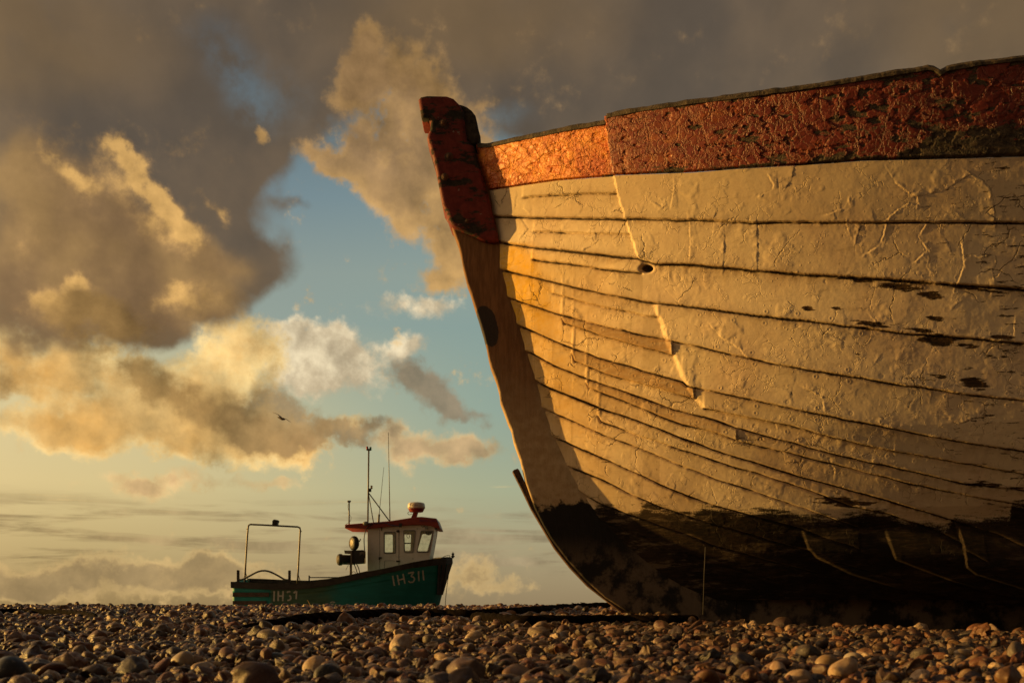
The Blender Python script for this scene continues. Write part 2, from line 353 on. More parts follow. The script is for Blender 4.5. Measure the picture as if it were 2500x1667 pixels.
def hull_mat():
    m = bpy.data.materials.new('weathered_cream_planking'); m.use_nodes = True; N = NT(m.node_tree)
    co = N.n('ShaderNodeTexCoord').outputs['Object']
    at = lambda k: N.n('ShaderNodeAttribute', attribute_name=k).outputs['Fac']
    tar, bare, seam, stain, wood = at('tar'), at('bare'), at('seam'), at('stain'), at('wood')
    st = N.n('ShaderNodeMapping', {'Vector': co, 'Scale': (1.0, 1.0, 6.0)}).outputs[0]    # grain along the planks
    n1 = N.noise(co, 3.0, 6, .6); n2 = N.noise(co, 22, 7, .65); grain = N.noise(st, 14, 8, .7); fine = N.noise(co, 120, 5, .6)
    dw = N.v('ADD', co, N.v('SCALE', N.v('SUBTRACT', N.noise(co, 9, 4, .6, col=True), (.5, .5, .5)), scale=.10)); crk_ = N.vor(dw, 5.2, 'DISTANCE_TO_EDGE')
    paint = N.mix(N.step(n1, .35, .68), (.80, .66, .47, 1), (.72, .56, .40, 1))
    paint = N.mix(N.step(n2, .55, .75, 0, .35), paint, (.50, .37, .23, 1))
    spots = N.vor(N.v('ADD', co, N.v('SCALE', N.noise(co, 30, 3, col=True), scale=.03)), 22, 'F1')
    paint = N.mix(N.m('MULTIPLY', N.step(spots, .05, .16, .55, 0), N.step(n1, .5, .6)), paint, (.22, .14, .07, 1))
    paint = N.mix(N.m('MULTIPLY', stain, N.step(N.m('ADD', n2, N.m('MULTIPLY', grain, .5)), .55, 1.0, .6, 1.0)), paint, (.80, .45, .010, 1))
    paint = N.mix(1.0, paint, N.mix(at('tone'), (.78, .74, .68, 1), (1.06, 1.03, 1.0, 1)), 'MULTIPLY')
    paint = N.mix(N.m('MULTIPLY', at('bleed'), N.step(N.m('ADD', n2, N.m('MULTIPLY', grain, .4)), .50, .85, .15, .75)), paint, (.26, .15, .065, 1))
    paint = N.mix(N.step(N.noise(st, 5.5, 8, .72), .54, .70, 0, .42), paint, (.40, .29, .17, 1))
    hair = N.m('MULTIPLY', N.step(crk_, 0, .012, .75, 0), N.step(N.noise(co, 4.5, 3), .52, .62))
    paint = N.mix(hair, paint, (.10, .06, .03, 1))  # hairline cracks, with their occlusion put into the colour
    woodc = N.mix(N.step(grain, .35, .65), (.16, .085, .035, 1), (.34, .19, .085, 1))
    paint = N.mix(N.m('MULTIPLY', wood, N.step(grain, .35, .6, .45, .9)), paint, N.mix(.5, woodc, (.55, .33, .14, 1)))
    bt = N.step(N.m('ADD', bare, N.m('MULTIPLY', N.m('SUBTRACT', N.noise(st, 9, 8, .7), .5), 1.6)), .44, .49)
    colr = N.mix(bt, paint, N.mix(N.step(grain, .35, .65), (.028, .018, .009, 1), (.10, .055, .025, 1)))
    sm = N.step(N.m('ADD', seam, N.m('MULTIPLY', N.m('SUBTRACT', n2, .5), 1.2)), .42, .8)
    colr = N.mix(N.m('MULTIPLY', sm, .92), colr, (.022, .014, .008, 1))
    edge = N.m('ADD', tar, N.m('ADD', N.m('MULTIPLY', N.m('SUBTRACT', N.noise(st, 7, 8, .72), .5), 95), N.m('MULTIPLY', N.m('SUBTRACT', fine, .5), 30)))
    tarc = N.mix(N.step(N.m('ADD', N.m('MULTIPLY', grain, .6), N.m('MULTIPLY', n1, .4)), .42, .62), (.014, .010, .007, 1), (.042, .025, .014, 1))
    worn = N.m('MULTIPLY', N.step(N.noise(N.n('ShaderNodeMapping', {'Vector': co, 'Rotation': (0, R(24), 0), 'Scale': (1, 1, 5)}).outputs[0], 5.0, 8, .7), .53, .66), at('lowwear'))
    tarc = N.mix(worn, tarc, (.15, .105, .065, 1))
    tf = N.step(edge, -9, 11)
    colr = N.mix(tf, colr, tarc)
    # relief: flaked sheets, small blisters, brushwork
    dw = N.v('ADD', co, N.v('SCALE', N.v('SUBTRACT', N.noise(co, 9, 4, .6, col=True), (.5, .5, .5)), scale=.10))
    crk = N.vor(dw, 5.2, 'DISTANCE_TO_EDGE'); cell = N.n('ShaderNodeSeparateColor', {0: N.vor(dw, 5.2, 'F1', out=1)}).outputs[0]; lip = N.m('MULTIPLY', N.m('SUBTRACT', N.m('MULTIPLY', cell, .9), N.step(crk, 0, .02, 1.2, 0)), N.step(N.noise(co, 4.5, 3), .52, .62))
    crk2 = N.vor(dw, 17, 'DISTANCE_TO_EDGE'); cell2 = N.n('ShaderNodeSeparateColor', {0: N.vor(dw, 17, 'F1', out=1)}).outputs[0]; lip2 = N.m('MULTIPLY', N.m('SUBTRACT', N.m('MULTIPLY', cell2, .55), N.step(crk2, 0, .04, .6, 0)), N.step(N.noise(co, 7, 3), .50, .62))
    blis = N.m('MULTIPLY', N.step(N.vor(co, 34, 'F1'), .10, .22, .3, 0), N.step(N.noise(co, 5, 2), .5, .62))
    h = N.m('ADD', N.m('ADD', lip, lip2), N.m('ADD', blis, N.m('MULTIPLY', fine, .10)))
    h = N.m('ADD', h, N.m('ADD', N.m('MULTIPLY', n2, .16), N.m('MULTIPLY', bt, -.45)))
    h = N.m('ADD', h, N.m('MULTIPLY', grain, N.m('ADD', .18, N.m('MULTIPLY', tf, 1.2))))
    b = N.n('ShaderNodeBump', {'Strength': .9, 'Distance': .0038, 'Height': h})
    p = N.n('ShaderNodeBsdfPrincipled', {'Base Color': colr, 'Roughness': N.m('ADD', .62, N.m('MULTIPLY', fine, .25)), 'Specular IOR Level': .16, 'Normal': b.outputs[0]})
    N.n('ShaderNodeOutputMaterial', {0: p.outputs[0]}); return m
M['hull'] = hull_mat()

def red_mat(name, heavy=1.0, dark=False):
    m = bpy.data.materials.new(name); m.use_nodes = True; N = NT(m.node_tree)
    co = N.n('ShaderNodeTexCoord').outputs['Object']
    bare = N.n('ShaderNodeAttribute', attribute_name='bare').outputs['Fac']; old = N.n('ShaderNodeAttribute', attribute_name='old').outputs['Fac']
    st = N.n('ShaderNodeMapping', {'Vector': co, 'Scale': (1, 1, 2.6)}).outputs[0]
    n1 = N.noise(st, 8 if not dark else 6, 8, .68); n2 = N.noise(co, 26, 7, .65); n3 = N.noise(co, 3.4, 4, .6)
    if dark: red = N.mix(N.step(n2, .35, .65), (.12, .016, .011, 1), (.19, .028, .020, 1))
    else:
        red = N.mix(N.step(n2, .35, .7), (.62, .15, .010, 1), (.78, .29, .016, 1))  # orange base takes in the warm sun glare on the fore board
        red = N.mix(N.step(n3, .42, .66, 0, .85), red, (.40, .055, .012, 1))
        red = N.mix(N.step(N.m('ADD', old, N.m('MULTIPLY', N.m('SUBTRACT', n1, .5), .9)), .25, 1.05), red, (.17, .022, .009, 1))  # blends into dark maroon further aft
    bt = N.step(N.m('ADD', n1, bare), .595, .63) if not dark else N.step(N.m('ADD', n1, bare), .50, .56)
    woodc = N.mix(N.step(N.noise(st, 30, 6, .7), .35, .65), (.030, .020, .013, 1), (.10, .068, .040, 1))
    if dark: woodc = N.mix(N.step(n2, .4, .7), (.02, .016, .012, 1), (.055, .042, .032, 1))
    colr = N.mix(bt, red, woodc)
    if dark: colr = N.mix(N.step(N.m('ADD', N.noise(co, 11, 4), N.m('MULTIPLY', bt, -.3)), .655, .69), colr, (.27, .19, .15, 1))
    dw = N.v('ADD', co, N.v('SCALE', N.v('SUBTRACT', N.noise(co, 14, 5, .65, col=True), (.5, .5, .5)), scale=.09))
    cr = N.step(N.vor(dw, 7, 'DISTANCE_TO_EDGE'), 0, .05, 1, 0); cr2 = N.step(N.vor(dw, 26, 'DISTANCE_TO_EDGE'), 0, .13, .7, 0)
    cellr = N.n('ShaderNodeSeparateColor', {0: N.vor(dw, 7, 'F1', out=1)}).outputs[0]; cellq = N.n('ShaderNodeSeparateColor', {0: N.vor(dw, 26, 'F1', out=1)}).outputs[0]
    h = N.m('ADD', N.m('MULTIPLY', N.m('SUBTRACT', N.m('MULTIPLY', cellr, 1.1), cr), .6 if not dark else .15), N.m('ADD', N.m('MULTIPLY', N.m('SUBTRACT', N.m('MULTIPLY', cellq, 1.0), cr2), N.step(n3, .42, .60, .25 if not dark else 0, .8 if not dark else .1)), N.m('MULTIPLY', bt, -.7)))
    h = N.m('ADD', h, N.m('MULTIPLY', n2, .45))
    b = N.n('ShaderNodeBump', {'Strength': .95*heavy, 'Distance': .0055*heavy, 'Height': h})
    p = N.n('ShaderNodeBsdfPrincipled', {'Base Color': colr, 'Roughness': N.step(bt, 0, 1, .46 if not dark else .62, .85), 'Specular IOR Level': .5 if not dark else .3, 'Normal': b.outputs[0]})
    N.n('ShaderNodeOutputMaterial', {0: p.outputs[0]}); return m
M['red'] = red_mat('flaking_red_paint'); M['red_dark'] = red_mat('dark_red_stem_paint', .6, True)

def stem_mat():
    m = bpy.data.materials.new('stem_timber_paint'); m.use_nodes = True; N = NT(m.node_tree)
    co = N.n('ShaderNodeTexCoord').outputs['Object']; sp = N.n('ShaderNodeSeparateXYZ', {0: co})
    z = sp.outputs[2]
    gv = N.n('ShaderNodeMapping', {'Vector': co, 'Rotation': (0, R(16), 0), 'Scale': (7, 7, 1)}).outputs[0]
    grain = N.noise(gv, 7, 8, .65); n2 = N.noise(co, 20, 6, .65); n1 = N.noise(co, 4, 5)
    bro = N.mix(N.step(grain, .35, .65), (.17, .080, .033, 1), (.27, .135, .058, 1))
    crm = N.mix(N.step(n2, .3, .7), (.58, .43, .26, 1), (.42, .28, .15, 1))
    c = N.mix(N.step(N.m('ADD', z, N.m('MULTIPLY', N.m('SUBTRACT', n1, .5), .5)), 1.05, 1.75), crm, bro)
    # dark worn patch half-way up, and dark scuffs on the leading edge
    px_, pz = P(1190, 796, 5.94)[0], P(1190, 796, 5.94)[2]
    dd = N.v('LENGTH', N.n('ShaderNodeMapping', {'Vector': N.v('ADD', N.n('ShaderNodeCombineXYZ', {0: sp.outputs[0], 1: z}).outputs[0], N.v('SCALE', N.v('SUBTRACT', N.noise(co, 9, 3, col=True), (.5, .5, .5)), scale=.05)), 'Location': (px_, pz, 0), 'Rotation': (0, 0, R(14)), 'Scale': (.062, .13, 1)}, vector_type='TEXTURE').outputs[0])
    c = N.mix(N.step(dd, .93, 1.0, .95, 0), c, (.035, .03, .03, 1))
    tz = N.m('ADD', z, N.m('ADD', N.m('MULTIPLY', N.m('SUBTRACT', N.noise(co, 9, 8, .7), .5), .30), 0))
    tar = N.step(tz, .765, .80, 1, 0)
    worn = N.m('MULTIPLY', N.step(N.noise(co, 6, 8, .7), .44, .58), N.step(z, .62, .35, 0, 1))
    tc = N.mix(worn, (.013, .010, .008, 1), (.15, .105, .07, 1))
    c = N.mix(tar, c, tc)
    h = N.m('ADD', N.m('MULTIPLY', grain, .8), N.m('MULTIPLY', n2, .8))
    b = N.n('ShaderNodeBump', {'Strength': .6, 'Distance': .006, 'Height': h})
    p = N.n('ShaderNodeBsdfPrincipled', {'Base Color': c, 'Roughness': .7, 'Specular IOR Level': .3, 'Normal': b.outputs[0]})
    N.n('ShaderNodeOutputMaterial', {0: p.outputs[0]}); return m
M['stem'] = stem_mat()
M['old_wood'] = mat('weathered_wood', (.062, .043, .028), .85, var=.5, scale=16, bump=.7, bscale=50, dirt=(.03, .02, .013))
M['iron'] = mat('rusty_keel_band', (.09, .045, .026), .8, .2, var=.5, scale=18, bump=.6, dirt=(.16, .06, .02), dirt_at=(.55, .7))

# ================================================================== THE BIG BEACHED BOAT
YS = 6.0; HW = .055
BOAT = empty('wooden_boat', (P(1700, 1500, YS)[0], YS, .08), 'huge old wooden boat with flaking cream planks, red top strake and black bottom', 'boat')
rab = np.array([(1165,345),(1165,368),(1182,430),(1194,466),(1208,534),(1219,587),(1222,659),(1242,726),(1261,778),(1283,859),(1309,933),(1324,996),(1350,1066),(1379,1130),(1404,1181),(1436,1229),(1480,1283),(1540,1345),(1610,1400),(1680,1442),(1745,1464)], float)
rz = ZC + (HZ-rab[:, 1])/F*(YS-HW); rx = (rab[:, 0]-1250)/F*(YS-HW)
o_ = np.argsort(rz); rz, rx = rz[o_], rx[o_]
zf = np.linspace(rz[0], rz[-1], 200); xf = np.interp(zf, rz, rx)
k = np.hanning(15); k /= k.sum(); xp = np.pad(xf, 7, mode='reflect', reflect_type='odd'); xf = np.convolve(xp, k, 'valid')
def s_r(z): return np.interp(z, zf, xf) + np.where(z > zf[-1], (z-zf[-1])*-.2, 0)
def tanE(z): return np.interp(z, [.1, .35, .7, 1.1, 1.6, 2.1, 2.7, 3.2], [.10, .30, .52, .66, .76, .84, .92, .95])
def BB(z): return np.interp(z, [.1, .35, .7, 1.1, 1.6, 2.1, 2.7, 3.2], [.35, .75, 1.25, 1.65, 1.95, 2.15, 2.3, 2.35])
def half_b(t, z):
    b = BB(z)*(1-np.exp(-t*tanE(z)/BB(z)))
    b = 1.75*np.tanh(b/1.75*1.06)
    s = s_r(z)+t
    return b*(1-.55*sstep(s, 4.2, 9.4)**1.3)
def hull_pt(t, z): return s_r(z)+t, YS-HW-half_b(t, z), z
def proj(p): return 1250+F*p[0]/p[1], HZ-F*(p[2]-ZC)/p[1]
S1 = np.array([(1150,470),(1192,466),(1273,454),(1359,442),(1500,431),(1700,424),(1800,416),(1953,408),(2106,397),(2298,393),(2500,387),(2600,384)], float)
TOP = np.array([(1150,357),(1193,355),(1273,338),(1369,318),(1478,299),(1480,289.5),(1565,273),(1700,254),(1800,242),(2030,211),(2259,173),(2274,176),(2286,188),(2305,176),(2400,160),(2500,150),(2600,135)], float)
def solve_z(t, curve):
    lo = np.full_like(t, .5); hi = np.full_like(t, 3.6)
    for _ in range(40):
        mid = (lo+hi)/2; x, y = proj(hull_pt(t, mid)); up = y > np.interp(x, curve[:, 0], curve[:, 1])
        lo = np.where(up, mid, lo); hi = np.where(up, hi, mid)
    return (lo+hi)/2
# columns evenly spaced in the picture, then coarser to the stern
tt = np.linspace(0, 4, 4000); xi, _ = proj(hull_pt(tt, np.full_like(tt, 1.5)))
t_in = np.interp(np.arange(xi[0], 2580, 2.0), xi, tt); n_in = len(t_in)
t_end = 8.6 - .3
T = np.concatenate([t_in, np.linspace(t_in[-1], t_end, 70)[1:]])
def extend(z):      # sheer carried on aft of the frame
    sl = (z[n_in-1]-z[n_in-40])/(T[n_in-1]-T[n_in-40]); d = T[n_in:]-T[n_in-1]
    z[n_in:] = z[n_in-1] + sl*(d - d*d/(2*2.4))*1.0 + .012*d*d
    return z
zS1 = extend(solve_z(T, S1)); zT = extend(solve_z(T, TOP))
z0 = zf[0]
NR = 560
v = np.linspace(0, 1, NR)[:, None]
Zg = z0 + (zS1[None, :]-z0)*v; Tg = np.broadcast_to(T[None, :], Zg.shape)
def surf(Tg, Zg):
    X, Y, Z = hull_pt(Tg, Zg); A = np.stack([X, Y, Z], -1)
    du = np.gradient(A, axis=1); dv = np.gradient(A, axis=0); n = np.cross(du, dv)
    n /= np.linalg.norm(n, axis=-1, keepdims=True)+1e-12
    n *= np.where(n[..., 1:2] > 0, -1, 1); return A, n
A, Nn = surf(Tg, Zg); XI, YI = proj((A[..., 0], A[..., 1], A[..., 2]))
XI[:, n_in:] = XI[:, n_in-1:n_in]; YI[:, n_in:] = YI[:, n_in-1:n_in]
seams = [  # polyline, strength
 ([(1276,483),(1342,478),(1428,474),(1507,473)], .7),
 ([(1195,528),(1218,530),(1324,533),(1462,535),(1531,538),(1700,541),(1800,546),(2100,546),(2500,546),(2700,546)], 1.0),
 ([(1304,566),(1428,571),(1541,573)], .7),
 ([(1205,589),(1218,591),(1324,607),(1445,621),(1562,633),(1600,645),(1700,648),(1800,657),(1959,672),(2119,681),(2278,692),(2500,708),(2700,720)], 1.35),
 ([(1300,634),(1324,638),(1393,645),(1479,659),(1570,668)], 1.0),
 ([(1215,658),(1235,661),(1316,681),(1409,704),(1483,718),(1557,733),(1605,741),(1705,752),(1800,766),(1928,780),(2087,799),(2230,817),(2374,828),(2500,838),(2700,850)], 1.1),
 ([(1350,718),(1446,744),(1538,763),(1612,776)], .7),
 ([(1238,727),(1257,733),(1350,763),(1446,789),(1538,811),(1635,831),(1705,846),(1800,869),(1928,895),(2023,911),(2183,938),(2342,960),(2500,979),(2700,1000)], 1.0),
 ([(1372,775),(1379,789),(1464,818),(1557,844),(1646,868)], .7),
 ([(1262,792),(1279,800),(1372,840),(1464,874),(1557,900),(1668,933),(1679,942),(1742,955),(1800,968),(1928,995),(2023,1015),(2151,1040),(2278,1066),(2500,1103),(2700,1135)], 1.0),
 ([(1398,862),(1405,881),(1483,914),(1594,944),(1698,974)], .7),
 ([(1720,996),(1779,1009),(1800,1014),(1928,1037),(2083,1080),(2194,1103),(2351,1131),(2500,1158),(2700,1190)], .8),
 ([(1283,858),(1298,863),(1353,892),(1446,929),(1557,966),(1649,1001),(1723,1018),(1800,1045),(1880,1066),(2036,1109),(2194,1144),(2351,1180),(2500,1198),(2700,1220)], 1.0),
 ([(1432,935),(1439,948),(1520,977),(1594,1007),(1668,1037),(1742,1055),(1812,1078),(2036,1133),(2233,1184),(2430,1223),(2600,1250)], .9),
 ([(1308,930),(1320,937),(1409,974),(1483,1003),(1575,1033),(1668,1070),(1742,1099),(1800,1115),(1957,1164),(2154,1219),(2312,1266),(2500,1310)], 1.25),
 ([(1460,1015),(1468,1029),(1557,1062),(1668,1099),(1779,1136),(1850,1155),(1938,1184),(2075,1235),(2174,1258),(2400,1330)], .8),
 ([(1322,996),(1409,1033),(1483,1066),(1551,1090),(1646,1130),(1742,1168),(1900,1219),(2100,1290)], .75),
 ([(1345,1064),(1423,1098),(1519,1139),(1615,1184),(1710,1222),(1806,1251),(1900,1275),(2100,1330)], .9),
 ([(1385,1138),(1477,1174),(1544,1209),(1615,1238),(1710,1270),(1900,1324),(2200,1400)], .8),
 ([(1412,1200),(1477,1235),(1583,1273),(1678,1305),(1742,1331),(1900,1374),(2200,1450)], .8),
 ([(1455,1266),(1551,1305),(1646,1343),(1723,1368),(1900,1420)], .6),
]
H = np.zeros_like(XI); SM = np.zeros_like(XI); TONE = np.zeros_like(XI)
wob = (vfbm(XI/45, YI/60, 2)-.5)*4 + (vfbm(XI/5, YI/9, 2)-.5)*1.1
BL = np.zeros_like(XI)
for i, (pts, stg) in enumerate(seams):
    pts = np.array(pts, float); yk = np.interp(XI, pts[:, 0], pts[:, 1]); sl = np.gradient(np.interp(np.arange(1100, 2700.), pts[:, 0], pts[:, 1]))
    slx = np.interp(XI, np.arange(1100, 2700.), sl)
    d = (YI + wob - yk)/np.sqrt(1+slx**2)
    on = sstep(XI, pts[0, 0]-4, pts[0, 0]+4)*(1-sstep(XI, pts[-1, 0]-4, pts[-1, 0]+4))
    sg = on*stg*(.35+1.35*vfbm(XI/60+i*9, np.full_like(XI, i*3.3), 4))
    H -= .015*sg*np.exp(-(d/2.7)**2)
    BL = np.maximum(BL, sg*np.exp(-np.abs(d)/np.where(d > 0, 13, 6)))
    H += .0125*on*min(1, stg)*np.exp(np.minimum(d, 0)/24)*(d < 0) * sstep(-d, 0, 2)
    TONE += on*(YI > yk)*((i*.381966+.13) % 1)     # upper plank's lower edge stands proud
    SM = np.maximum(SM, sg*np.exp(-((d-.6)/2.5)**2))
def right_of(line, soft=4.0):
    l = np.array(line, float); o = np.argsort(l[:, 1]); xl = np.interp(YI, l[o, 1], l[o, 0])
    return sstep(XI-xl+(vfbm(XI/9, YI/9, 2)-.5)*5, -soft, soft)
def above(i, soft=2.0):
    pts = np.array(seams[i][0], float); return sstep(np.interp(XI, pts[:, 0], pts[:, 1])-YI-wob, -soft, soft)
H += .024*right_of([(1500,425),(1512,480),(1531,538),(1548,590),(1568,645)])*above(3)
H += .010*right_of([(1505,640),(1480,700),(1500,740)], 30)*(1-above(3))*above(5)
H += .018*right_of([(1600,741),(1631,829),(1646,866),(1679,940),(1720,996)], 9)*(1-above(5))*above(11)*(1-.8*sstep(XI, 1900, 2400))
H += .010*right_of([(1372,775),(1379,789)])*(1-above(7))*above(8)*(XI < 1645)
H += .010*right_of([(1398,862),(1405,881)])*(1-above(9))*above(10)*(XI < 1698)
H += .008*right_of([(1432,935),(1440,948)])*(1-above(12))*above(13)*(XI < 1800)
# stepped lands of the bottom planks
for L in ([(1940,1286),(1957,1298),(1973,1341),(1993,1363),(2075,1404),(2213,1444),(2400,1475),(2700,1500)],
          [(2140,1284),(2158,1294),(2182,1353),(2229,1373),(2312,1404),(2450,1440),(2700,1480)],
          [(2325,1262),(2331,1278),(2347,1323),(2343,1353),(2371,1373),(2500,1412),(2700,1460)]):
    l = np.array(L, float); yl = np.interp(XI, l[:, 0], l[:, 1]); d = yl-YI
    msk = sstep(d, -2, 24)*sstep(XI, l[0, 0]-2, l[0, 0]+3)*sstep(YI-l[0, 1], -5, 55)
    H += .055*msk
# pocket where the thick strake ends
pk = np.exp(-(((XI-1580)/14)**2+((YI-656)/9)**2)**2); H -= .05*pk; SM = np.maximum(SM, pk*1.4)
# paint cracks with curled lips
cracks = [[(2167,421),(2187,452),(2221,479),(2236,483),(2236,502)],[(2366,425),(2397,444),(2416,467),(2424,506),(2428,548)],[(2236,483),(2259,479),(2305,467),(2355,437)],[(2160,540),(2187,517),(2217,498),(2232,502)],[(1922,460),(1934,444),(1940,414)],[(1861,479),(1886,467),(1890,456),(1880,437)],[(2160,555),(2152,586),(2144,601),(2118,617)],[(2374,624),(2428,626),(2429,643),(2420,663),(2426,689)],[(2091,586),(2098,559),(2106,552)],[(2022,525),(2060,511),(2068,494)],[(1738,796),(1760,822),(1790,840),(1808,852),(1823,870)],
 [(1850,550),(1852,600),(1851,657)],[(1648,445),(1646,480),(1643,500)],[(1607,500),(1622,510),(1614,490)],[(1685,545),(1688,600),(1685,650)],[(1275,540),(1290,560),(1274,580)],[(1430,610),(1460,590),(1455,570)],[(1465,700),(1495,665),(1530,672)],[(1970,950),(2005,968),(2010,990)],[(2390,1015),(2340,1035),(2310,1020)],[(1250,490),(1270,505),(1290,520)],[(1770,545),(1772,600),(1768,655)],[(2258,548),(2240,580),(2262,612),(2230,640)],[(2330,700),(2350,650),(2345,600)]]
lrng = random.Random(3)
for _ in range(90):
    x, y = lrng.uniform(1200, 2520), lrng.uniform(440, 1240); a = lrng.uniform(0, 6.28); L = [(x, y)]
    if lrng.random() < .6: a = math.pi/2 + lrng.uniform(-.6, .6)
    for _k in range(lrng.randint(1, 3)):
        a += lrng.uniform(-.9, .9); st_ = lrng.uniform(4, 15); x += math.cos(a)*st_; y += math.sin(a)*st_; L.append((x, y))
    cracks.append(L)
cols_x = XI[NR//2]
for i, (pts, stg) in enumerate(seams[:16]):       # plugged fastenings, a pair beside each frame of the boat
    for fx in range(1290+(i*23) % 40, 2560, 78):
        if not pts[0][0] < fx < pts[-1][0]: continue
        for off in (-15, 14):
            x_, y_ = fx+lrng.uniform(-6, 6), float(np.interp(fx, [p[0] for p in pts], [p[1] for p in pts]))+off+lrng.uniform(-3, 3)
            if lrng.random() < .35: continue
            c0 = int(np.searchsorted(cols_x, x_-60)); c1 = min(int(np.searchsorted(cols_x, x_+60)), n_in)
            if c1-c0 < 3: continue
            mid = YI[:, (c0+c1)//2]; r0 = int(np.argmin(np.abs(mid-y_-14))); r1 = int(np.argmin(np.abs(mid-y_+14))); r0, r1 = min(r0, r1), max(r0, r1)+1
            sub = (slice(r0, r1), slice(c0, c1)); dd = np.hypot(XI[sub]-x_, YI[sub]-y_)
            H[sub] += .0016*np.exp(-((dd-4.2)/1.2)**2)*lrng.choice((1, 1, -1)) - .001*np.exp(-(dd/3)**2); SM[sub] = np.maximum(SM[sub], (.45 if lrng.random() < .25 else 0)*np.exp(-(dd/2.2)**2))
for ci, L in enumerate(cracks):
    xs = [p[0] for p in L]; ys = [p[1] for p in L]
    c0 = np.searchsorted(cols_x, min(xs)-120); c1 = np.searchsorted(cols_x, max(xs)+120)
    c1 = min(c1, n_in)
    if c1-c0 < 3: continue
    sub = (slice(None), slice(c0, c1)); X_, Y_ = XI[sub], YI[sub]
    rows = np.where((Y_.min(1) < max(ys)+30) & (Y_.max(1) > min(ys)-30))[0]
    if len(rows) < 2: continue
    sub = (slice(rows[0], rows[-1]+1), slice(c0, c1)); X_, Y_ = XI[sub], YI[sub]
    best = np.full(X_.shape, 1e9); side = np.zeros(X_.shape)
    jit = (vnoise(X_/4, Y_/4)-.5)*2.4
    for (ax_, ay_), (bx_, by_) in zip(L[:-1], L[1:]):
        dx, dy = bx_-ax_, by_-ay_; q = np.clip(((X_-ax_)*dx+(Y_-ay_)*dy)/(dx*dx+dy*dy+1e-6), 0, 1)
        ex, ey = X_-ax_-q*dx, Y_-ay_-q*dy; dd = np.hypot(ex, ey); s_ = np.sign(dx*ey-dy*ex)
        side = np.where(dd < best, s_, side); best = np.minimum(best, dd)
    sd = best*side*(1 if ci % 2 else -1) + jit; hgt = (.0042 if ci < 24 else lrng.uniform(.0010, .0026))
    hgt = hgt*(.25+.9*sstep(vfbm(X_/13+ci, Y_/13, 2), .36, .60))
    H[sub] += hgt*.62*np.exp(-(np.maximum(sd, 0)/13)**1.5)*sstep(sd, -.8, .8)*(best < 40)*(1-sstep(best, 18, 40)) - hgt*.3*np.exp(-(sd+1)**2/2)*(best < 6)
    SM[sub] = np.maximum(SM[sub], .70*np.exp(-((sd+1.0)/1.1)**2)*(best < 3.5))  # dark crack line, painting in the shadow below the lip
H += (vfbm(XI/90, YI/50, 3)-.5)*.0045 + (vfbm(XI/9, YI/9, 3)-.5)*.0009
def field(lst):
    f = np.zeros_like(XI)
    for x, y, a, b, amp in lst: f = np.maximum(f, amp*np.exp(-(((XI-x)/a)**2+((YI-y-(XI-x)*.13)/b)**2)))
    return f
bare = field([(2100,684,90,9,.62),(2190,700,70,12,.70),(2270,720,40,12,.72),(2370,705,130,6,.62),(2130,790,60,9,.72),(2250,806,50,7,.75),(2290,830,60,17,.82),(2360,845,50,12,.65),(2380,935,42,20,.72),(2290,918,40,7,.6),(1975,754,20,9,.7),(2040,752,20,6,.6),(2280,776,30,9,.66),(2440,822,50,8,.72),(1500,1130,60,6,.45),(2060,1225,90,18,.72),(1590,1235,60,10,.6),(2400,1180,60,20,.5),(2095,865,14,8,.6),(2450,770,40,8,.5)])
bare = np.maximum(bare, .30*sstep(XI, 1900, 2500))
H -= .002*(bare > .6)
TAR = np.array([(1150,1255),(1400,1252),(1437,1266),(1455,1240),(1487,1232),(1519,1246),(1560,1254),(1576,1229),(1615,1238),(1656,1247),(1690,1256),(1723,1230),(1760,1242),(1800,1250),(1859,1239),(1957,1257),(2036,1264),(2075,1251),(2154,1253),(2233,1270),(2308,1284),(2331,1264),(2390,1266),(2465,1255),(2472,1231),(2500,1227),(2700,1220)], float)
tar = YI-np.interp(XI, TAR[:, 0], TAR[:, 1])
stain = np.clip(1-sstep(XI-1222-(YI-590)*.36, 20, 105), 0, 1)*sstep(YI, 588, 600)*(1-.75*sstep(YI, 690, 860))*.95 \
      + .35*(1-sstep(XI-1222-(YI-590)*.36, 60, 330))*sstep(YI, 600, 640)*(1-sstep(YI, 900, 1150))
stain = np.clip(stain, 0, 1)*(YI > 588)
wood = ((1-above(7))*above(8)*(XI > 1374)*(XI < 1642) + (1-above(9))*above(10)*(XI > 1400)*(XI < 1695) + .7*(1-above(12))*above(13)*(XI > 1436)*(XI < 1760))
low = 1-.6*sstep(XI, 1600, 2100)
A2 = A + Nn*H[..., None]
at_ = {'bleed': BL, 'tone': TONE % 1.0, 'seam': SM, 'bare': bare, 'tar': tar, 'stain': stain, 'wood': np.clip(wood, 0, 1), 'lowwear': low}
grid_mesh('hull_planking', A2, M['hull'], BOAT, at_)
B2 = A[::8, ::8].copy(); B2[..., 1] = 2*YS-B2[..., 1]
grid_mesh('hull_planking', B2, M['hull'], BOAT, {k_: q[::8, ::8] for k_, q in at_.items()}, flip=True)
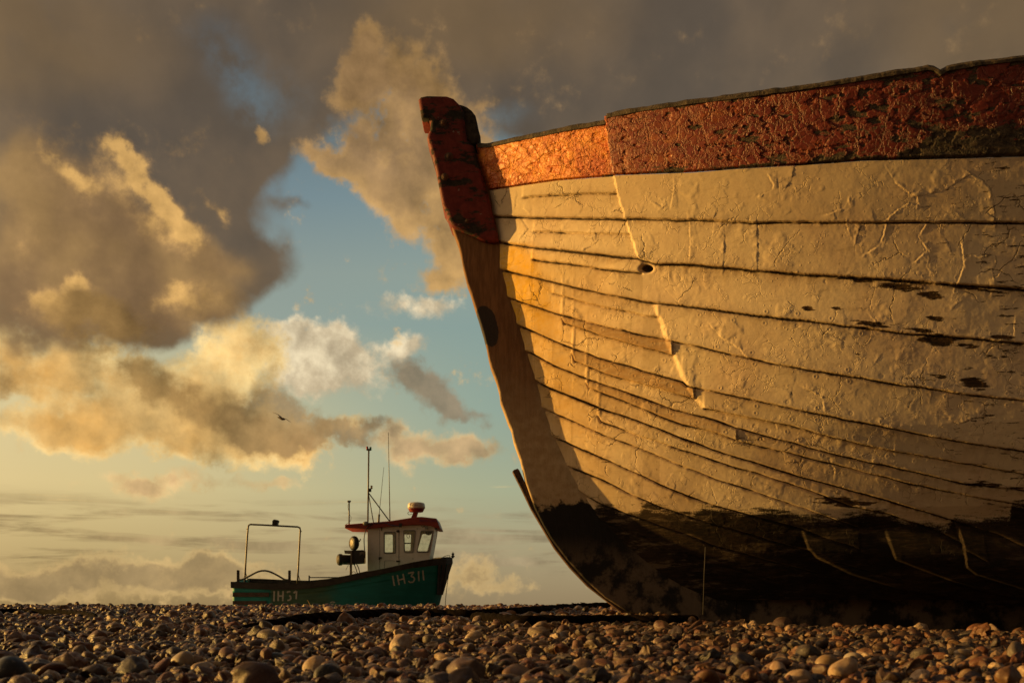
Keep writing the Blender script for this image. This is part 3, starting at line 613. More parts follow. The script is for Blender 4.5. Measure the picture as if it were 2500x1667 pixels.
# red top strake
NR2 = 130
v2 = np.linspace(0, 1, NR2)[:, None]
Zb = zS1[None, :] + .003 + (zT-zS1)[None, :]*v2; Tb = np.broadcast_to(T[None, :], Zb.shape)
Ab, Nb = surf(Tb, Zb); XI, YI = proj((Ab[..., 0], Ab[..., 1], Ab[..., 2]))
XI[:, n_in:] = XI[:, n_in-1:n_in]; YI[:, n_in:] = YI[:, n_in-1:n_in]
Hb = .010 + .026*right_of([(1479,280),(1490,360),(1505,440)], 3.0) + (vfbm(XI/9, YI/6, 4)-.5)*(.006-.0045*sstep(XI,1350,1650)) + (vfbm(XI/44, YI/16, 3)-.5)*.006
Hb -= .03*sstep(v2, .0, .03)[::-1][::-1]*0
pit = sstep(vfbm(XI/26+40, YI/15, 5), .57, .60); Hb -= pit*.004
Hb -= .02*(1-sstep(np.broadcast_to(v2, Hb.shape), 0, .035))
bareb = .22*sstep(XI, 2150, 2420)*sstep(YI-300, 0, 60) + .17*np.exp(-((1-v2)/.06)**2) + .13*np.exp(-(v2/.10)**2) - .04 + .10*sstep(XI, 1700, 2400)*(1-v2) + .11*pit*sstep(XI, 1400, 1700) - .10*(1-sstep(XI, 1450, 1500))  # dark patches thicken aft and low, and along both edges
maroon_mix = .90*sstep(XI, 1470, 1500) + .10*sstep(XI, 1600, 1950) + .35*sstep(XI, 1950, 2300)  # share of dark maroon, stepping up at the board end and again aft
grid_mesh('top_strake', Ab+Nb*Hb[..., None], M['red'], BOAT, {'bare': bareb, 'old': maroon_mix})
Cb = Ab[::8, ::8].copy(); Cb[..., 1] = 2*YS-Cb[..., 1]; grid_mesh('top_strake', Cb, M['red'], BOAT, {'bare': bareb[::8, ::8], 'old': maroon_mix[::8, ::8]}, flip=True)
# capping rail along the top edge
def cap(mir):
    idx = list(range(0, n_in, 3)) + list(range(n_in, len(T), 2)); vs = []; fs = []
    for i in idx:
        p = np.array(hull_pt(T[i], zT[i])); x_ = proj(p)[0]
        out = .018 + (.026 if x_ > 1479 else 0) + (float(vfbm(np.array(i/14.), np.array(2.3), 4))-.5)*.014
        hh = (float(vfbm(np.array(i/23.), np.array(8.4), 5))-.5)*.020
        d = .018
        for (dy, dz) in ((-out, -d), (-out-.002, -.004+hh), (-out+.012, .012+hh), (.085, .012+hh), (.09, -d)):
            y = p[1]+dy; vs.append((p[0], y if not mir else 2*YS-y, p[2]+dz))
    m = 5
    for i in range(len(idx)-1):
        for q in range(m): fs.append((i*m+q, i*m+(q+1) % m, (i+1)*m+(q+1) % m, (i+1)*m+q))
    fs += [tuple(range(m)), tuple((len(idx)-1)*m+q for q in range(m))]
    MB().add(vs, fs).build('capping_rail', M['old_wood'], BOAT, smooth=False)
cap(False); cap(True)
# deck, transom and keel
ii = list(range(0, len(T), 12))
ld = [hull_pt(T[i], zS1[i]-.05) for i in ii]
MB().add([(p[0], p[1]+.03, p[2]) for p in ld] + [(p[0], 2*YS-p[1]-.03, p[2]) for p in ld], [(i, i+1, len(ld)+i+1, len(ld)+i) for i in range(len(ld)-1)]).build('deck', M['deck'], BOAT)
lt = [hull_pt(T[-1], z_) for z_ in np.linspace(z0, zT[-1], 12)]
MB().add([tuple(map(float, p)) for p in lt] + [(float(p[0]), float(2*YS-p[1]), float(p[2])) for p in lt], [(i, i+1, 12+i+1, 12+i) for i in range(11)]).build('transom', M['stem'], BOAT)
outer = [(1060,391),(1066,424),(1073,464),(1083,503),(1097,539),(1108,565),(1118,593),(1125,621),(1129,645),(1140,690),(1148,711),(1159,748),(1168,775),(1180,815),(1187,842),(1192,870),(1198,894),(1212,930),(1219,957),(1221,978),(1230,1002),(1240,1030),(1249,1050),(1254,1076),(1261,1096),(1270,1120),(1277,1149),(1284,1180),(1293,1205),(1304,1238),(1325,1280),(1346,1316),(1386,1368),(1430,1416),(1478,1459),(1532,1493),(1600,1513),(1800,1520)]
inner = [(1800,1420),(1700,1390),(1640,1350),(1560,1280),(1500,1200),(1440,1100),(1390,1000),(1340,850),(1300,720),(1270,600),(1230,480),(1190,380),(1150,372)]
Yn = YS-HW-.004
plate('stem', [px(outer+inner, Yn)], Yn, 2*YS-Yn, M['stem'], BOAT, .010)
head = [(1021,242),(1027,235),(1042,232),(1090,233),(1107,239),(1123,255),(1132,270),(1136,310),(1140,340),(1158,356),(1165,385),(1182,440),(1194,480),(1208,540),(1217,573),(1218,588),(1202,590),(1190,589),(1174,584),(1160,577),(1146,570),(1125,561),(1108,554),(1100,545),(1090,517),(1081,503),(1073,464),(1066,424),(1059,391),(1053,371),(1047,351),(1042,336),(1044,326),(1050,314),(1051,297),(1046,291),(1031,290),(1028,284)]
Yh = YS-HW-.045
hd = plate('stem_head', [px(head, Yh)], Yh, 2*YS-Yh, M['red_dark'], BOAT, .020, 4)
hd['label'] = 'dark red worn stem head with blackened patches'
for x_, y_, r_ in ((1082,300,.022),(1096,383,.026),(1086,432,.022),(1140,540,.013)):
    MB().lathe((P(x_, y_, Yh)[0], Yh+.004, P(x_, y_, Yh)[2]), (0,-1,0), [(0,r_*1.1),(.006,r_),(.010,r_*.55),(.016,r_*.5),(.018,r_*.2)], 16).build('bolt', M['iron'], hd)
knob = [(1118,252),(1128,254),(1140,259),(1152,268),(1161,280),(1165,296),(1168,312),(1173,330),(1173,340),(1168,349),(1158,353),(1148,352),(1138,344),(1120,330)]
plate('timber_head', [px(knob, Yh+.03)], Yh+.03, YS+.10, M['old_wood'], BOAT, .022, 4)
b_o = [(1251,1149),(1255,1145),(1264,1142),(1268,1146),(1280,1172),(1292,1198),(1312,1242),(1336,1286),(1360,1325),(1398,1376),(1442,1424),(1490,1465),(1541,1497),(1560,1506),(1548,1510),(1519,1495),(1484,1468),(1436,1431),(1391,1384),(1353,1336),(1328,1294),(1296,1240),(1273,1192)]
plate('keel_band', [px(b_o, Yn)], YS-.042, YS+.042, M['iron'], BOAT, .004)
MB().box((P(1590, 0, YS)[0], YS-HW, -.20), (8.1, YS+HW, z0+.03)).build('keel', M['stem'], BOAT)
# thin stay wire hanging at the forefoot
MB().tube([P(1722, 1335, 5.55), P(1719, 1400, 5.55), P(1716, 1500, 5.6)], .0022, 5).build('hanging_wire', M['steel'], BOAT)

# ================================================================== SHINGLE BEACH
GY = np.array([-30, 0, 1.85, 3.5, 4.5, 5.5, 6.5, 7.5, 8.4, 9.5, 12, 16, 30, 60, 120, 400]); GZ = np.array([-.4, 0, .018, .048, .072, .097, .121, .140, .147, .135, .02, -.15, -.50, -1.3, -3.2, -9.0])
def gz(x, y):
    x = np.asarray(x, float); y = np.asarray(y, float); e = sstep(x, 1.1, 2.3)
    shade_dip = .15*sstep(x, .75, 1.7)*np.exp(-((y-5.35+.3*e)/(.80+.45*e))**4)        # dip added beside the hull to put its shingle in shade
    return np.interp(y, GY, GZ) + (vfbm(x*.9+50, y*.9+50, 3)-.5)*.035 - shade_dip
def y_to_Y(y, x=1250, up=.012):
    Ys = np.linspace(1.2, 8.4, 400); yy = HZ-F*(gz((x-1250)/F*Ys, Ys)+up-ZC)/Ys
    return float(Ys[np.argmin(np.abs(yy-y))])
def ground_mat():
    m = bpy.data.materials.new('shingle_bed'); m.use_nodes = True; N = NT(m.node_tree)
    co = N.n('ShaderNodeTexCoord').outputs['Object']; vc = N.vor(co, 26, 'F1', out=1); vd = N.vor(co, 26, 'F1')
    s = N.n('ShaderNodeSeparateColor', {0: vc}).outputs[0]
    c = N.ramp(s, [(0, (.05, .035, .024, 1)), (.4, (.13, .08, .045, 1)), (.7, (.20, .13, .08, 1)), (1, (.10, .085, .07, 1))])
    b = N.n('ShaderNodeBump', {'Strength': 1, 'Distance': .02, 'Height': N.step(vd, 0, .6, 1, 0)})
    p = N.n('ShaderNodeBsdfPrincipled', {'Base Color': c, 'Roughness': .7, 'Normal': b.outputs[0]})
    N.n('ShaderNodeOutputMaterial', {0: p.outputs[0]}); return m
gxs = np.concatenate([[-900, -300, -100, -40, -16], np.linspace(-9, 9, 181), [16, 40, 100, 300, 900]]); gys = np.concatenate([[-60, -20, -6, -2], np.linspace(0, 14, 141), [18, 24, 30, 40, 60, 90, 120, 400]])
GX, GYY = np.meshgrid(gxs, gys); GZZ = gz(GX, GYY) - .045
tag(grid_mesh('beach_ground', np.stack([GX, GYY, GZZ], -1), ground_mat(), None), kind='structure')
def sea_mat():
    m = bpy.data.materials.new('sea_water'); m.use_nodes = True; N = NT(m.node_tree)
    co = N.n('ShaderNodeTexCoord').outputs['Object']
    b = N.n('ShaderNodeBump', {'Strength': .6, 'Distance': .3, 'Height': N.noise(co, .6, 6)})
    p = N.n('ShaderNodeBsdfPrincipled', {'Base Color': (.03, .05, .05, 1), 'Roughness': .15, 'Normal': b.outputs[0]})
    N.n('ShaderNodeOutputMaterial', {0: p.outputs[0]}); return m
tag(MB().add([(-4000, 60, -2.2), (4000, 60, -2.2), (4000, 5500, -2.2), (-4000, 5500, -2.2)], [(0, 1, 2, 3)]).build('sea', sea_mat()), kind='structure')

def pebble_mat(name='pebble_stone', inst=True, base=None):
    m = bpy.data.materials.new(name); m.use_nodes = True; N = NT(m.node_tree)
    co = N.n('ShaderNodeTexCoord').outputs['Object']
    if inst:
        r = N.n('ShaderNodeAttribute', attribute_name='tone', attribute_type='INSTANCER').outputs['Fac']
        off = N.n('ShaderNodeCombineXYZ', {0: N.m('MULTIPLY', r, 91.0), 1: N.m('MULTIPLY', r, 37.0)}).outputs[0]
        co = N.v('ADD', co, off)
        c = N.ramp(r, [(0, (.035, .032, .032, 1)), (.12, (.12, .065, .033, 1)), (.26, (.28, .13, .045, 1)), (.38, (.09, .080, .072, 1)), (.52, (.30, .18, .095, 1)), (.62, (.05, .046, .046, 1)), (.70, (.26, .10, .035, 1)), (.80, (.34, .24, .15, 1)), (.88, (.14, .135, .13, 1)), (.94, (.62, .50, .38, 1)), (1, (.80, .72, .60, 1))])
        c = N.mix(1.0, c, (.58, .48, .39, 1), 'MULTIPLY'); sc_ = 1.6
    else: c = (*[q*.6 for q in base], 1); sc_ = 30
    n = N.noise(co, sc_, 7, .65)
    c = N.mix(N.step(n, .38, .66), c, N.mix(1.0, c, (.62, .50, .38, 1), 'MULTIPLY'))
    c = N.mix(N.m('MULTIPLY', N.step(N.noise(co, sc_*3.3, 6, .7), .58, .68), .5), c, (.32, .25, .17, 1))
    b = N.n('ShaderNodeBump', {'Strength': .25, 'Distance': .05 if inst else .002, 'Height': N.noise(co, sc_*5, 5, .7)})
    p = N.n('ShaderNodeBsdfPrincipled', {'Base Color': c, 'Roughness': N.step(n, .3, .7, .32, .62), 'Specular IOR Level': .5, 'Normal': b.outputs[0]})
    N.n('ShaderNodeOutputMaterial', {0: p.outputs[0]}); return m
# cloud of points, one pebble each
def shingle():
    pts = []
    Y = 1.25
    xs, ys = [], []
    def fill(y0, y1, wfun, dens):
        n = int(sum(dens*(wfun(y)[1]-wfun(y)[0]) for y in np.linspace(y0, y1, 50))*(y1-y0)/50)
        y = rng.uniform(y0, y1, n*2); x = rng.uniform(-1, 1, n*2)
        lo = np.array([wfun(q)[0] for q in y]); hi = np.array([wfun(q)[1] for q in y]); wmax = (hi-lo).max()
        keep = rng.random(n*2) < (hi-lo)/wmax
        x = lo+(hi-lo)*(x+1)/2; xs.append(x[keep][:n]); ys.append(y[keep][:n])
    wf = lambda y: (-.60*y-.5, .60*y+.5)
    fill(1.0, 3.2, wf, 3300); fill(3.2, 6.0, wf, 2700); fill(6.0, 9.6, wf, 3300); fill(4.2, 6.0, wf, 900)
    x = np.concatenate(xs); y = np.concatenate(ys); n = len(x)
    size = np.clip(np.exp(rng.normal(math.log(.0122), .42, n)), .0055, .038)      # radius
    size *= np.where(y < 3.2, .84, 1)
    el_ = rng.uniform(.5, 1.0, n); fl = rng.uniform(.36, .88, n)
    scl = np.stack([size*1.12, size*el_*1.05, size*fl], 1)
    lay = rng.random(n)
    z = gz(x, y) + size*fl*.5 + np.where(lay < .55, 0, np.where(lay < .88, .010, .020)) - .008
    rot = np.stack([rng.normal(0, .42, n), rng.normal(0, .42, n), rng.uniform(0, 6.28, n)], 1)
    me = bpy.data.meshes.new('shingle'); me.vertices.add(n); me.vertices.foreach_set('co', np.stack([x, y, z], 1).astype(np.float32).ravel())
    for nm, typ, arr, key in (('rot', 'FLOAT_VECTOR', rot, 'vector'), ('scl', 'FLOAT_VECTOR', scl, 'vector'), ('tone', 'FLOAT', rng.random(n), 'value'), ('pick', 'INT', rng.integers(0, 9, n), 'value')):
        a = me.attributes.new(nm, typ, 'POINT'); a.data.foreach_set(key, np.ascontiguousarray(arr).ravel().astype(np.int32 if typ == 'INT' else np.float32))
    o = bpy.data.objects.new('shingle', me); COL.objects.link(o)
    g = bpy.data.node_groups.new('shingle_scatter', 'GeometryNodeTree')
    g.interface.new_socket('Geometry', in_out='INPUT', socket_type='NodeSocketGeometry'); g.interface.new_socket('Geometry', in_out='OUTPUT', socket_type='NodeSocketGeometry')
    N = g.nodes; Lk = g.links
    gi = N.new('NodeGroupInput'); go = N.new('NodeGroupOutput')
    join = N.new('GeometryNodeJoinGeometry'); mtl = pebble_mat()
    for k_ in range(9):
        ico = N.new('GeometryNodeMeshIcoSphere'); ico.inputs['Radius'].default_value = 1; ico.inputs['Subdivisions'].default_value = 4
        pos = N.new('GeometryNodeInputPosition'); nz = N.new('ShaderNodeTexNoise'); nz.inputs['Scale'].default_value = .75; nz.inputs['Detail'].default_value = 1.2; nz.inputs['Roughness'].default_value = .35
        ad = N.new('ShaderNodeVectorMath'); ad.operation = 'ADD'; ad.inputs[1].default_value = (k_*7.3, k_*3.1, 1.7*k_); Lk.new(pos.outputs[0], ad.inputs[0]); Lk.new(ad.outputs[0], nz.inputs['Vector'])
        sb = N.new('ShaderNodeVectorMath'); sb.operation = 'SUBTRACT'; sb.inputs[1].default_value = (.5, .5, .5); Lk.new(nz.outputs[1], sb.inputs[0])
        ml = N.new('ShaderNodeVectorMath'); ml.operation = 'SCALE'; ml.inputs['Scale'].default_value = (.5, .9, .7, 1.3, .6, 1.0, .8, 1.2, .45)[k_]; nz.inputs['Scale'].default_value = (.7, .8, 1.1, .9, .7, 1.5, .8, 1.2, .6)[k_]; Lk.new(sb.outputs[0], ml.inputs[0])
        sp = N.new('GeometryNodeSetPosition'); Lk.new(ico.outputs[0], sp.inputs[0]); Lk.new(ml.outputs[0], sp.inputs['Offset'])
        sm = N.new('GeometryNodeSetShadeSmooth'); Lk.new(sp.outputs[0], sm.inputs[0])
        mm = N.new('GeometryNodeSetMaterial'); mm.inputs['Material'].default_value = mtl; Lk.new(sm.outputs[0], mm.inputs[0])
        gi_ = N.new('GeometryNodeGeometryToInstance'); Lk.new(mm.outputs[0], gi_.inputs[0]); Lk.new(gi_.outputs[0], join.inputs[0])
    def na(nm, t):
        q = N.new('GeometryNodeInputNamedAttribute'); q.data_type = t; q.inputs['Name'].default_value = nm; return q.outputs['Attribute']
    m2p = N.new('GeometryNodeMeshToPoints'); Lk.new(gi.outputs[0], m2p.inputs[0])
    iop = N.new('GeometryNodeInstanceOnPoints'); Lk.new(m2p.outputs[0], iop.inputs['Points']); Lk.new(join.outputs[0], iop.inputs['Instance'])
    iop.inputs['Pick Instance'].default_value = True
    Lk.new(na('pick', 'INT'), iop.inputs['Instance Index'])
    e2r = N.new('FunctionNodeEulerToRotation'); Lk.new(na('rot', 'FLOAT_VECTOR'), e2r.inputs[0]); Lk.new(e2r.outputs[0], iop.inputs['Rotation'])
    Lk.new(na('scl', 'FLOAT_VECTOR'), iop.inputs['Scale']); Lk.new(iop.outputs[0], go.inputs[0])
    md = o.modifiers.new('scatter', 'NODES'); md.node_group = g
    me.materials.append(mtl)
    tag(o, kind='stuff'); return o
shingle()
# stones that can be told apart
def stone(x, y, wpx, ratio, hz, col, label, tilt=0.0, yaw=0.0, lift=0.0, hole=False, Y=None):
    Y = Y or y_to_Y(y+wpx*hz*.3, x); r = wpx/2/F*Y
    bm = bmesh.new(); bmesh.ops.create_icosphere(bm, subdivisions=4, radius=1)
    s = lrng.uniform(0, 50)
    for q in bm.verts:
        p = q.co.copy(); n = Vector((math.sin(1.9*p.y+s)+math.sin(1.3*p.z+2*s), math.sin(1.7*p.x+3*s), math.sin(2.1*p.x+1.1*p.y+s)))*.10
        q.co = p + n
        if hole:
            d = (p-Vector((-.45, -.85, .22))).length
            q.co -= p*.42*math.exp(-(d/.20)**2)
        q.co = Vector((q.co.x*r, q.co.y*r*ratio, q.co.z*r*hz))
    me = bpy.data.meshes.new('stone'); bm.to_mesh(me); bm.free()
    o = link('stone', me, pebble_mat('stone_surface', False, col), None, True)
    p = P(x, y, Y); o.location = (p[0], p[1], p[2]+lift); o.rotation_euler = (0, tilt, yaw)
    return tag(o, label, 'stone')
stone(448, 1612, 62, .8, .78, (.62, .50, .36), 'pale cream stone with a small dark hole, sunlit at the front left of the shingle', tilt=-.5, hole=True)
stone(22, 1640, 92, .9, .80, (.045, .048, .052), 'biggest blue-black rounded stone, in the bottom left corner of the beach')
stone(569, 1560, 27, .35, .95, (.34, .17, .07), 'thin brown disc of stone standing on edge in the middle of the shingle', tilt=.12)
stone(866, 1507, 28, .8, .55, (.45, .20, .07), 'small orange stone resting on the dark rope')
stone(674, 1603, 50, .7, .52, (.10, .105, .11), 'smooth blue-grey stone in the foreground below the green boat')
stone(1097, 1626, 62, .8, .66, (.14, .12, .10), 'large brown-grey oval stone in the foreground left of the big keel')
stone(2352, 1594, 40, .7, .62, (.48, .36, .24), 'pale squarish stone at the right below the big dark hull')
stone(2022, 1622, 60, .7, .80, (.46, .30, .15), 'big amber stone glowing in the foreground at the right')
stone(2084, 1608, 46, .75, .72, (.60, .50, .40), 'cream egg-shaped stone right of the amber stone')
stone(207, 1478, 20, .6, .42, (.12, .13, .15), 'small blue-grey stone lying aslant on the beach crest at the far left', tilt=.45, Y=7.6)
stone(153, 1487, 19, .5, .72, (.34, .27, .19), 'flat beige stone standing up behind the left rope end', Y=7.0)
stone(1380, 1518, 38, .6, .38, (.26, .15, .08), 'long brown stone lying in front of the rope left of the keel')

# ropes
def rope_mat():
    m = mat('tarred_rope', (.0065, .0040, .0028), .95, var=.5, scale=60, bump=.8, bscale=160, spec=.04, bdist=.004); return m
M['rope'] = rope_mat()
def rope(name, pts, thick, label):
    pp = [Vector(P(x, y, y_to_Y(y, x, .036))) for x, y in pts]; 
    if len(pts) > 12:
        for k_, dz in ((-1, .055), (-2, .030), (-3, .012)): pp[k_].z -= dz
    path = smooth_path(pp, 40); vs = []; fs = []; n = 24; L = 0
    for i, p in enumerate(path):
        t = (path[min(i+1, len(path)-1)]-path[max(i-1, 0)]); L += (p-path[i-1]).length if i else 0; t.normalize()
        a = t.cross(Vector((0, 0, 1))).normalized(); b = a.cross(t)
        end = min(1, (i+2)/12, (len(path)-i+1)/12)
        for q in range(n):
            ph = q*2*math.pi/n; r = thick*(.80+.20*abs(math.cos(1.5*(ph+L*26))))*end*(1+.05*math.sin(L*31))
            vs.append(p+(a*math.cos(ph)+b*math.sin(ph))*r)
    for i in range(len(path)-1):
        for q in range(n): fs.append((i*n+q, i*n+(q+1) % n, (i+1)*n+(q+1) % n, (i+1)*n+q))
    fs += [tuple(range(n)), tuple((len(path)-1)*n+q for q in range(n))]
    return tag(MB().add(vs, fs).build(name, M['rope'], None, smooth=True), label, 'rope')
rp = rope('rope', [(1515,1479),(1480,1479),(1409,1483),(1326,1489),(1243,1496),(1160,1501),(1087,1500),(1010,1499),(934,1500),(883,1503),(832,1508),(755,1513),(678,1519),(602,1523),(540,1528)], .031, 'long heavy dark rope, frayed where it meets the bow of the big boat')
rope('rope', [(1700,1512),(1660,1515),(1603,1515),(1520,1514),(1409,1515),(1326,1515),(1271,1515),(1216,1510),(1150,1504)], .026, 'dark rope lying in front and running under the big hull')
rope('rope', [(-60,1494),(0,1493),(68,1493),(153,1495),(204,1499),(236,1507)], .019, 'dark rope end half buried in shingle at the far left')
fr = MB()
for k_ in range(26):
    x = lrng.uniform(1372, 1495); y = 1478-(x-1372)*.03; a = lrng.uniform(-.5, .9)
    l = lrng.uniform(5, 15); p = P(x, y, 6.25); q = P(x-l*math.cos(a), y-l*math.sin(abs(a))*.7, 6.2)
    fr.tube([p, ((p[0]+q[0])/2, 6.22, (p[2]+q[2])/2+.006), q], .0022, 5)
fr.build('frayed_strands', M['rope'], rp)
for pts, Y, lb in (([(758.7,1484),(757,1476),(754,1470),(750.5,1464)], 7.6, 'bent dry stalk sticking up from the shingle in front of the green boat'), ([(1048,1603),(1050,1590),(1055,1574),(1063,1562)], 2.75, 'thin dry stem curving up among the foreground pebbles')):
    tag(MB().tube([P(x, y, Y) for x, y in pts], .0028 if Y > 5 else .0012, 6, r2=.0015 if Y > 5 else .0006, sub=5).build('dry_stalk', M['straw'], None, smooth=True), lb, 'stalk')

# ================================================================== THE SMALL GREEN BOAT
YB = 30.0; NB_ = 29.0
FB = empty('fishing_boat', (P(835, 1500, YB)[0], YB, -.45), 'small green fishing boat numbered IH311 with white cabin and red roof, beyond the shingle', 'boat')
def pi(lst, x): l = np.array(lst, float); return np.interp(x, l[:, 0], l[:, 1])
RAILT = [(563,1420),(594,1421),(658,1425),(721,1427),(769,1422.5),(817,1414),(881,1399.6),(945,1387),(1008,1372.5),(1056,1364.5),(1096,1361),(1110,1363)]
RAILB = [(563,1434.7),(594,1435.6),(658,1438.5),(721,1438.5),(769,1434.7),(817,1427.7),(881,1414),(945,1399.6),(1008,1386),(1069,1379),(1110,1374)]
def bwid(u): return np.interp(u, [0, .15, .35, .55, .7, .82, .91, .97, 1], [.95, 1.08, 1.16, 1.17, 1.13, 1.0, .76, .40, .03])
def xend(y): return np.interp(y, [1362, 1374, 1452, 1479, 1540], [1104, 1105, 1079, 1072, 1058])
def fhull(u, f, out=0.0):
    """u along (stern to stem), f down (0 rail top, 1 keel); near side."""
    x = 568+(xend(1364)-568)*u; yt = pi(RAILT, x); y = yt+(1537-yt)*f
    xs = 568+(xend(y)-568)*u
    w = bwid(u)*(1-(.10+.62*sstep(u, .55, 1.0))*f**1.0)*(1-.75*sstep(f, .72, 1.0)) + out
    Yq = YB-w
    return (xs-1250)/F*Yq, Yq, ZC+(HZ-y)/F*Yq
def fside(x, y, out=.006):      # point of the near side seen at a photograph position
    yt = pi(RAILT, x)
    lo, hi = 0., 1.
    u = (x-568)/(xend(y)-568)
    xr = 568+(xend(1364)-568)*u; yt = pi(RAILT, xr); f = (y-yt)/(1537-yt)
    return fhull(np.float64(u), np.float64(f), out)
uu = np.linspace(0, 1, 90)[None, :]; ff = np.linspace(0, 1, 40)[:, None]
X, Y, Z = fhull(uu+0*ff, ff+0*uu); Af = np.stack(np.broadcast_arrays(X, Y, Z), -1)
ROLL = .075
Bf = Af.copy(); wv = YB-Bf[..., 1]; Bf[..., 1] = YB+wv; Bf[..., 2] += ROLL*2*wv*(1-ff)
def green_mat():
    m = bpy.data.materials.new('green_boat_paint'); m.use_nodes = True; N = NT(m.node_tree)
    co = N.n('ShaderNodeTexCoord').outputs['Object']; sp = N.n('ShaderNodeSeparateXYZ', {0: co}); X = sp.outputs[0]
    n = N.noise(co, 2.2, 7, .65); n2 = N.noise(N.n('ShaderNodeMapping', {'Vector': co, 'Scale': (1, 1, 5)}).outputs[0], 2, 7, .6)
    xa = P(660, 0, 28.9)[0]; xb = P(800, 0, 28.9)[0]
    teal = N.mix(N.step(n, .3, .7), (.0, .21, .20, 1), (.004, .28, .26, 1))
    old = N.mix(N.step(n2, .35, .65), (.035, .10, .062, 1), (.065, .135, .085, 1))
    tr = N.mix(N.step(n2, .35, .7), (.0, .150, .150, 1), (.002, .19, .185, 1))
    zb = N.m('ADD', X, N.m('MULTIPLY', N.m('SUBTRACT', n, .5), 1.0))
    c = N.mix(N.step(X, xa-.06, xa+.06), teal, old); c = N.mix(N.step(zb, xb-.25, xb+.45), c, tr)
    c = N.mix(N.step(N.noise(co, 6, 8, .7), .60, .68, 0, .45), c, (.035, .05, .035, 1))
    b = N.n('ShaderNodeBump', {'Strength': .3, 'Distance': .02, 'Height': n2})
    p = N.n('ShaderNodeBsdfPrincipled', {'Base Color': c, 'Roughness': .5, 'Normal': b.outputs[0]})
    N.n('ShaderNodeOutputMaterial', {0: p.outputs[0]}); return m
M['green'] = green_mat()
def two_sided(name, A_, B_, m):
    r, c = A_.shape[:2]; vs = [tuple(p) for p in A_.reshape(-1, 3)]+[tuple(p) for p in B_.reshape(-1, 3)]; k0 = r*c; fs = []
    for i in range(r-1):
        for j in range(c-1):
            fs.append((i*c+j, i*c+j+1, (i+1)*c+j+1, (i+1)*c+j)); fs.append((k0+i*c+j, k0+(i+1)*c+j, k0+(i+1)*c+j+1, k0+i*c+j+1))
        fs.append((i*c, (i+1)*c, k0+(i+1)*c, k0+i*c)); fs.append((i*c+c-1, k0+i*c+c-1, k0+(i+1)*c+c-1, (i+1)*c+c-1))
    for j in range(c-1): fs.append(((r-1)*c+j, (r-1)*c+j+1, k0+(r-1)*c+j+1, k0+(r-1)*c+j))
    q0 = 8     # deck a little under the rail
    for j in range(c-1): fs.append((q0*c+j, k0+q0*c+j, k0+q0*c+j+1, q0*c+j+1))
    return MB().add(vs, fs).build(name, m, FB, smooth=True)
two_sided('hull', Af, Bf, M['green'])
def strip(name, ulist, f_top, f_bot, thick, m, far=False, roll=True):
    """A board along the side of the hull with real thickness."""
    vs = []; fs = []
    for u in ulist:
        for f, o in ((f_top(u), -.03), (f_top(u), thick), (f_bot(u), thick), (f_bot(u), -.03)):
            p = fhull(np.float64(u), np.float64(f), o); x, y, z = map(float, p)
            if far: w = YB-y; y = YB+w; z += ROLL*2*w*(1-f)
            vs.append((x, y, z+(.012 if f == f_top(u) else 0)))
    for i in range(len(ulist)-1):
        for q in range(4): fs.append((i*4+q, i*4+(q+1) % 4, (i+1)*4+(q+1) % 4, (i+1)*4+q))
    k_ = (len(ulist)-1)*4; fs += [(0, 1, 2, 3), (k_, k_+1, k_+2, k_+3)]
    return MB().add(vs, fs).build(name, m, FB)
def ux(x): return (x-568)/(xend(1364)-568)
def fy(y, u): x = 568+(xend(1364)-568)*u; yt = pi(RAILT, x); return (y-yt)/(1537-yt)
ul = np.linspace(-.008, 1.0, 70)
strip('rubbing_band', ul, lambda u: 0.0, lambda u: fy(pi(RAILB, 568+536*u), u), .055, M['rail'])
strip('rubbing_band', ul, lambda u: 0.0, lambda u: fy(pi(RAILB, 568+536*u), u), .055, M['rail'], far=True)
tr0 = fhull(np.float64(0), np.float64(0), .05)
MB().box((tr0[0]-.06, tr0[1], tr0[2]-.17), (tr0[0]+.02, 2*YB-tr0[1], tr0[2]+.012)).build('stern_band', M['rail'], FB)
for y0_, y1_, x1_ in ((1446.5, 1456, 661), (1467, 1475.5, 655)):
    strip('side_strake', np.linspace(.0, ux(x1_), 10), lambda u: fy(y0_, u), lambda u: fy(y1_, u), .035, M['brown_wood'])
# fender boards either side of the stem
for xa, xb, xc, xd in ((1070,1077,1066,1073),(1079,1089,1072.5,1077),(1091,1104,1077.5,1081)):
    yb_ = 1452
    pts = [fside(xa, 1378, .05), fside(xb, 1374, .05), fside(xd, yb_, .05), fside(xc, yb_-2, .05)]; pin = [(p[0], p[1]+.06, p[2]) for p in pts]
    MB().add([tuple(map(float, p)) for p in pts+pin], [(0,1,2,3),(7,6,5,4),(0,4,5,1),(1,5,6,2),(2,6,7,3),(3,7,4,0)]).build('bow_fender', M['rail'], FB)
# registration letters, painted strokes laid on the planking
def strokes(name, lst, w, parent=FB):
    mb = MB()
    for (xa, ya, xb, yb) in lst:
        n = max(2, int(math.hypot(xb-xa, yb-ya)/3)+1); dx, dy = xb-xa, yb-ya; L = math.hypot(dx, dy); nx, ny = -dy/L*w/2, dx/L*w/2; vs = []; fs = []
        for i in range(n):
            x, y = xa+dx*i/(n-1), ya+dy*i/(n-1)
            for s_ in (1, -1):
                vs.append(tuple(map(float, fside(x+nx*s_, y+ny*s_, .010)))); 
            for s_ in (-1, 1): vs.append(tuple(map(float, fside(x+nx*s_, y+ny*s_, .003))))
        for i in range(n-1):
            for q in range(4): fs.append((i*4+q, i*4+(q+1) % 4, (i+1)*4+(q+1) % 4, (i+1)*4+q))
        fs += [(0,1,2,3), ((n-1)*4, (n-1)*4+1, (n-1)*4+2, (n-1)*4+3)]
        mb.add(vs, fs)
    return mb.build(name, M['letter'], parent)
